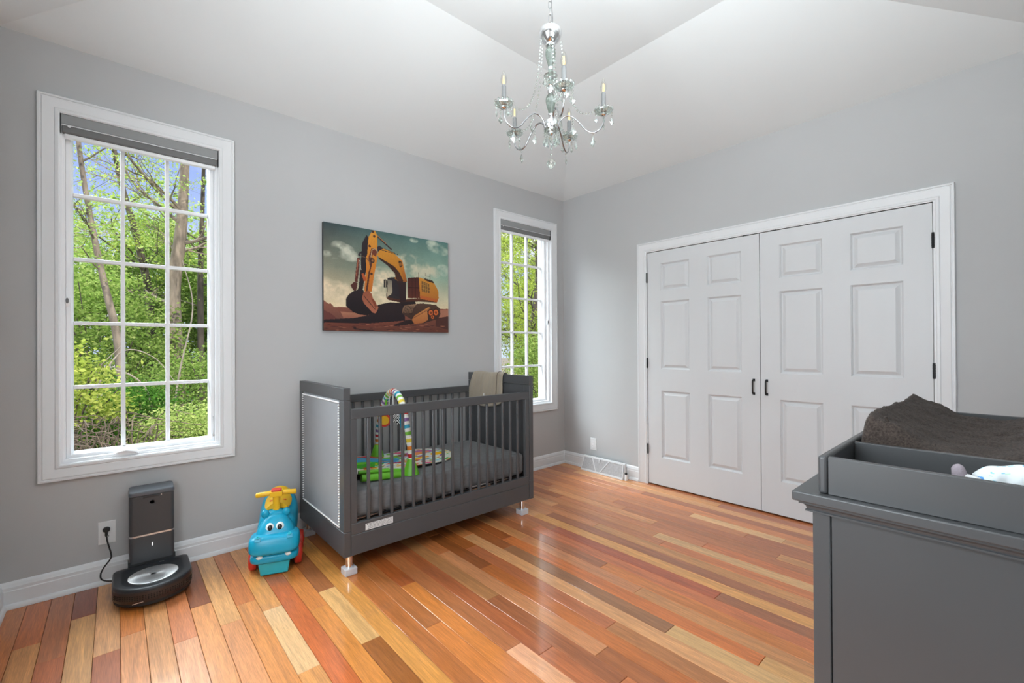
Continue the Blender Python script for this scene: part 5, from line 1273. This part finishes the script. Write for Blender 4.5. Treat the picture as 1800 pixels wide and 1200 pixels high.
b = MB(); b.lathe([(.012, z_(2.507)), (.032, z_(2.512)), (.034, z_(2.517)), (.012, z_(2.511))], n=12); b.build('crystal_dish', M['crystal'], ch)
b = MB(); b.lathe([(.016, z_(2.244)), (.033, z_(2.250)), (.035, z_(2.257)), (.016, z_(2.25))], n=12); b.build('crystal_dish', M['crystal'], ch)
b = MB(); b.tube([(0, 0, z_(2.232)), (0, 0, z_(2.118))], .0012, 5); octa(b, (0, 0, z_(2.19)), .006, .009); octa(b, (0, 0, z_(2.165)), .005, .007); octa(b, (0, 0, z_(2.14)), .006, .008); b.build('finial_strand', M['crystal'], ch)
b = MB(); b.lathe([(.022*math.sin(math.pi*i/8)+.0002, z_(2.095)-.022*math.cos(math.pi*i/8)) for i in range(9)], n=12); b.build('crystal_ball', M['crystal'], ch)

# ------------------------------------------------------------------ outside
GZ = -.60
b = MB(); b.box(-30, 40, WT+.02, 60, GZ-.1, GZ); struct(b.build('ground', M['soil']))

def leaf_object(name, pts, size, mat, parent, seed, tone_base):
    """pts (n,3); each leaf a folded rhombus"""
    rn = np.random.default_rng(seed); size *= .72
    pts = np.concatenate([pts, pts[:int(len(pts)*.75)]+rn.normal(0, .07, (int(len(pts)*.75), 3))]); n = len(pts)
    d = rn.normal(size=(n, 3)); d[:, 2] *= .6; d /= np.linalg.norm(d, axis=1, keepdims=True)
    e_ = rn.normal(size=(n, 3)); e_ -= d*(e_*d).sum(1, keepdims=True); e_ /= np.linalg.norm(e_, axis=1, keepdims=True)
    s_ = size*rn.uniform(.6, 1.3, (n, 1))
    nr = np.cross(d, e_)
    v0 = pts-d*s_*.5; v2 = pts+d*s_*.5; v1 = pts+e_*s_*.30+nr*s_*.08; v3 = pts-e_*s_*.30+nr*s_*.08
    co = np.stack([v0, v1, v2, v3], 1).reshape(-1, 3).astype(np.float32)
    me = bpy.data.meshes.new(name); me.vertices.add(4*n); me.vertices.foreach_set('co', co.ravel())
    me.loops.add(4*n); me.loops.foreach_set('vertex_index', np.arange(4*n, dtype=np.int32))
    me.polygons.add(n); me.polygons.foreach_set('loop_start', np.arange(0, 4*n, 4, dtype=np.int32)); me.update(calc_edges=True)
    at = me.attributes.new('tone', 'FLOAT', 'FACE'); at.data.foreach_set('value', np.clip(tone_base+rn.normal(0, .17, n), 0, 1).astype(np.float32))
    me.materials.append(mat); o = bpy.data.objects.new(name, me); COL.objects.link(o); o.parent = parent; o['kind'] = 'stuff'; return o

def grow(rng, base, direction, length, rad, depth, b, tips, spread, up):
    """recursive branch"""
    n = 5; p = np.array(base, float); d = np.array(direction, float); d /= np.linalg.norm(d)
    pts = [tuple(p)]; 
    for i in range(n):
        d = d+rng.normal(0, .13, 3)+np.array([0, 0, up]); d /= np.linalg.norm(d)
        p = p+d*length/n; pts.append(tuple(p))
        if depth <= 1: tips.append(p.copy())
    b.tube(pts, [rad*(1-.55*i/n) for i in range(n+1)], 7 if depth > 2 else (5 if depth > 1 else 3), cap=False)
    if depth > 0:
        k = int(rng.integers(3, 5)) if depth > 1 else 3
        for i in range(k):
            j = int(rng.integers(1, n+1)); q = np.array(pts[j]); a = rng.normal(size=3); a -= d*(a@d); a /= np.linalg.norm(a)
            nd = d*.75+a*spread; grow(rng, q, nd, length*rng.uniform(.5, .75), rad*.5*(1-.3*j/n), depth-1, b, tips, spread, up)

def tree(label, trunk, r0_, leaves, size, mat, seed, tone=.5, group='trees outside the windows', zmin=.5, nb=9, blen=1.5, bark='bark', puff=.32, depth=2):
    rng = np.random.default_rng(seed)
    base = trunk[0]; t_ = thing('woodland_tree', label, 'tree', base, group=group)
    pl_ = [tuple(np.array(p_)-np.array(base)) for p_ in trunk]
    path_ = bez(pl_, 6); b = MB(); n = len(path_)
    b.tube(path_, [r0_*(1-.72*i/n) for i in range(n)], 10, cap=False)
    tips = []
    for i in range(nb):
        k_ = int(n*rng.uniform(.28, .98)); k_ = min(k_, n-1)
        if path_[k_].z < zmin: continue
        a = rng.uniform(0, 2*math.pi); dr_ = (math.cos(a), math.sin(a), rng.uniform(.2, .9))
        grow(rng, tuple(path_[k_]), dr_, blen*rng.uniform(.6, 1.2), r0_*.22, depth, b, tips, .75, .03)
    b.build('trunk', M[bark], t_, smooth=60, recalc=False)
    tp = np.array(tips); idx = rng.integers(0, len(tp), leaves)
    # leaves gather in small sprays round the twigs
    cl = tp[rng.integers(0, len(tp), max(leaves//14, 1))]+rng.normal(0, puff, (max(leaves//14, 1), 3))
    pts = cl[rng.integers(0, len(cl), leaves)]+rng.normal(0, .085, (leaves, 3))*np.array([1, 1, .55])
    pts[:, 2] = np.maximum(pts[:, 2], .1)
    leaf_object('foliage', pts, size, mat, t_, seed, tone)
    return t_

def shrub(label, c, rx, ry, h, leaves, size, mat, seed, tone=.5, lift=.02, group='undergrowth outside the windows', name='shrub'):
    rng = np.random.default_rng(seed); t_ = thing(name, label, 'bush', (c[0], c[1], GZ), group=group)
    b = MB()
    for i in range(9):
        a = rng.uniform(0, 6.28); q = rng.uniform(.3, .9)
        e_ = (rx*q*math.cos(a), ry*q*math.sin(a), h*rng.uniform(.55, .98))
        b.tube(bez([(0, 0, 0), (e_[0]*.3+rng.normal(0, .05), e_[1]*.3, e_[2]*.5), e_], 4), [.02*(1-i_*.09) for i_ in range(9)], 5, cap=False)
    b.build('stem', M['bark_dark'], t_, smooth=60, recalc=False)
    ncl = max(leaves//22, 1)
    d = rng.normal(size=(ncl, 3)); d /= np.linalg.norm(d, axis=1, keepdims=True); rad = rng.uniform(.55, 1.0, (ncl, 1))**.6
    cl = d*rad*np.array([rx, ry, h*.52])+np.array([0, 0, h*.5])
    k_ = rng.integers(0, ncl, leaves); pts = cl[k_]+rng.normal(0, 1, (leaves, 3))*np.array([.10, .10, .05])
    pts = pts[pts[:, 2] > lift]
    leaf_object('foliage', pts, size, mat, t_, seed, tone)
    return t_

tree('slender leaning tree with pale bark seen through the left panes of the large window', [(-3.36, 5.5, GZ), (-3.46, 5.5, .5), (-3.52, 5.5, 1.4), (-3.66, 5.5, 2.2), (-3.80, 5.5, 3.1), (-3.93, 5.5, 4.3), (-4.02, 5.6, 6.3)], .062, 1700, .06, M['leaf_green'], 21, .7, zmin=2.6, nb=9, blen=.9)
tree('thick-trunked tree seen behind the right column of panes in the large window', [(-2.66, 7.4, GZ), (-2.70, 7.4, 1.2), (-2.72, 7.4, 2.3), (-2.60, 7.4, 3.4), (-2.52, 7.5, 4.8), (-2.42, 7.5, 7.5)], .165, 3000, .065, M['leaf_green'], 22, .7, zmin=2.3, nb=13, blen=1.5)
tree('dark forked tree between the two bigger trunks behind the large window', [(-2.95, 8.6, GZ), (-3.0, 8.6, 2.0), (-3.2, 8.6, 3.4), (-3.5, 8.6, 4.8), (-3.7, 8.7, 6.5)], .09, 2600, .065, M['leaf_yellow'], 23, .45, zmin=2.5, nb=12, blen=1.6, bark='bark_dark')
tree('thin dark tree at the right edge of the large window view', [(-2.2, 8.0, GZ), (-2.22, 8.0, 2.5), (-2.18, 8.0, 4.2), (-2.1, 8.1, 6.5)], .07, 2400, .065, M['leaf_green'], 24, .7, zmin=2.4, nb=10, blen=1.4, bark='bark_dark')
tree('leafy tree just left of the view through the large window', [(-5.0, 6.8, GZ), (-5.1, 6.8, 2.0), (-5.0, 6.9, 4.2), (-5.2, 7.0, 6.5)], .12, 4000, .08, M['leaf_green'], 25, .65, nb=12, blen=1.7)
tree('leafy tree between the two windows, away from the house', [(-.6, 6.8, GZ), (-.5, 6.8, 2.0), (-.7, 6.9, 4.2), (-.5, 7.0, 6.5)], .12, 5000, .08, M['leaf_green'], 26, .6, nb=12, blen=1.7)
lab = ['yellow-green tree filling the upper panes of the corner window', 'spring-leaved tree behind the middle of the corner window', 'bright leafy tree to the right in the corner window view', 'dark-stemmed yellow-green tree far behind the corner window', 'leafy tree left of the corner window view']
for i, (x, y) in enumerate([(3.9, 4.6), (6.3, 6.6), (8.4, 7.8), (5.4, 8.6), (2.4, 6.4)]):
    tree(lab[i], [(x, y, GZ), (x+.1, y, 1.5), (x+.3, y, 3.2), (x+.2, y+.1, 6.0)], .10, 6500 if i < 3 else 6000, .075, M['leaf_yellow'], 40+i, .5, zmin=.9, nb=15, blen=1.5, bark='bark_dark', depth=2)
bgl = ['far woodland tree behind the leaning trunk', 'far woodland tree behind the middle panes of the large window', 'far woodland tree at the right of the large window view', 'far woodland tree straight out from the crib', 'far woodland tree behind the corner window, left side', 'far woodland tree behind the corner window, middle', 'far woodland tree behind the corner window, right side', 'far woodland tree off to the left of the house']
for i, (x, y, h) in enumerate([(-5.2, 12, 3.6), (-3.2, 13, 3.4), (-1.4, 12, 3.8), (2.5, 12, 4.5), (8, 11, 6.5), (11.5, 12, 6.5), (14.5, 13, 6.5), (-9, 12, 6)]):
    tree(bgl[i], [(x, y, GZ), (x+.1, y, h*.3), (x-.1, y, h*.6), (x, y, h)], .14, 9000, .13, M['leaf_green'] if i < 4 or i == 7 else M['leaf_yellow'], 60+i, .5, zmin=.4, nb=16, blen=1.5, group='far woodland trees', puff=.4)
sh = [('yellow-leaved bush at the left edge of the large window view', -4.05, 4.3, .62, .5, 1.85, 5200, .075, 'leaf_yellow', .62),
      ('light green bush low in the right panes of the large window', -2.72, 4.0, .72, .6, 1.05, 8000, .050, 'leaf_green', .80),
      ('round green bush behind the light green one', -2.5, 5.4, .8, .7, 1.75, 7000, .065, 'leaf_green', .50),
      ('dark green bush low in the middle panes of the large window', -3.35, 4.9, .6, .5, 1.35, 6000, .060, 'leaf_dark', .5),
      ('tall green thicket bush behind the leaning trunk', -3.75, 7.2, 1.2, .8, 3.1, 10000, .085, 'leaf_green', .55),
      ('tall dense bush in the centre of the large window view', -3.1, 9.6, 1.4, .9, 4.3, 12000, .095, 'leaf_green', .42),
      ('tall bush at the right of the large window view', -1.9, 9.2, 1.2, .9, 3.9, 11000, .095, 'leaf_green', .5),
      ('wide bush far left beyond the large window', -5.6, 8.8, 1.5, .9, 4.0, 11000, .095, 'leaf_green', .5),
      ('green bush on the lawn side left of the large window', -5.4, 5.0, .9, .7, 1.9, 6000, .07, 'leaf_dark', .6),
      ('green bush below the wall between the windows', -1.2, 4.8, .9, .7, 1.7, 6000, .07, 'leaf_green', .5),
      ('green bush seen low in the corner window', 3.3, 3.6, .8, .6, 2.1, 8000, .06, 'leaf_green', .6),
      ('yellow-green bush seen low in the corner window', 4.6, 4.6, .9, .7, 2.8, 9000, .07, 'leaf_yellow', .45),
      ('dense green bush at the right of the corner window view', 6.2, 5.4, 1.0, .8, 2.7, 9000, .075, 'leaf_green', .5),
      ('wide yellow-green bush behind the corner window', 7.4, 7.4, 1.6, 1.0, 4.4, 13000, .09, 'leaf_yellow', .5),
      ('tall green bush far behind the corner window', 10.0, 9.4, 1.8, 1.2, 4.6, 12000, .11, 'leaf_green', .6),
      ('broad green bush between the windows, at the wood edge', .9, 8.0, 1.8, 1.1, 4.0, 10000, .10, 'leaf_green', .5)]
for i, (lb, x, y, rx, ry, h, n, s_, mk_, tn) in enumerate(sh): shrub(lb, (x, y), rx, ry, h, n, s_, M[mk_], 100+i, tn, lift=.95 if i == 0 else .02)
# bare brambles at the lower left of the large window
rng = np.random.default_rng(77)
br = thing('bramble_thicket', 'tangle of bare brown brambles low at the left of the large window view', 'brambles', (-3.75, 3.5, GZ))
b = MB()
for i in range(260):
    x, y = rng.uniform(-.75, .55), rng.uniform(-.4, .5); a = rng.uniform(0, 6.28); l_ = rng.uniform(.3, .9)
    p0 = (x, y, 0); p2 = (x+l_*math.cos(a), y+l_*.5*math.sin(a), rng.uniform(.35, 1.02)); p1 = (x+l_*.4*math.cos(a)+rng.normal(0, .08), y+l_*.2*math.sin(a), p2[2]*.9+.1)
    b.tube(bez([p0, p1, p2], 4), .0045, 4, cap=False)
b.build('cane', M['bramble'], br, smooth=60, recalc=False, kind='stuff')
# long bare twigs crossing the view
b = MB(); tw = thing('dead_branch', 'pale bare branches arching in front of the bushes outside the large window', 'branch', (-3.3, 4.6, GZ))
for pts in ([(-.55, 0, 0), (-.5, 0, 1.0), (-.2, .1, 1.75), (.15, .1, 1.7), (.42, .1, 1.3)], [(.2, .2, 0), (.1, .2, 1.2), (-.3, .2, 1.55), (-.62, .2, 1.35)], [(.3, .3, 0), (.45, .3, 1.4), (.62, .3, 2.4), (.5, .3, 3.1)], [(-.5, .2, 0), (-.5, .2, 1.3), (-.15, .2, 1.9)]):
    b.tube(bez(pts, 6), [.016-.0125*k/(len(pts)*6-5) for k in range((len(pts)-1)*6+1)], 5, cap=False)
b.build('bough', M['twig'], tw, smooth=60, recalc=False)
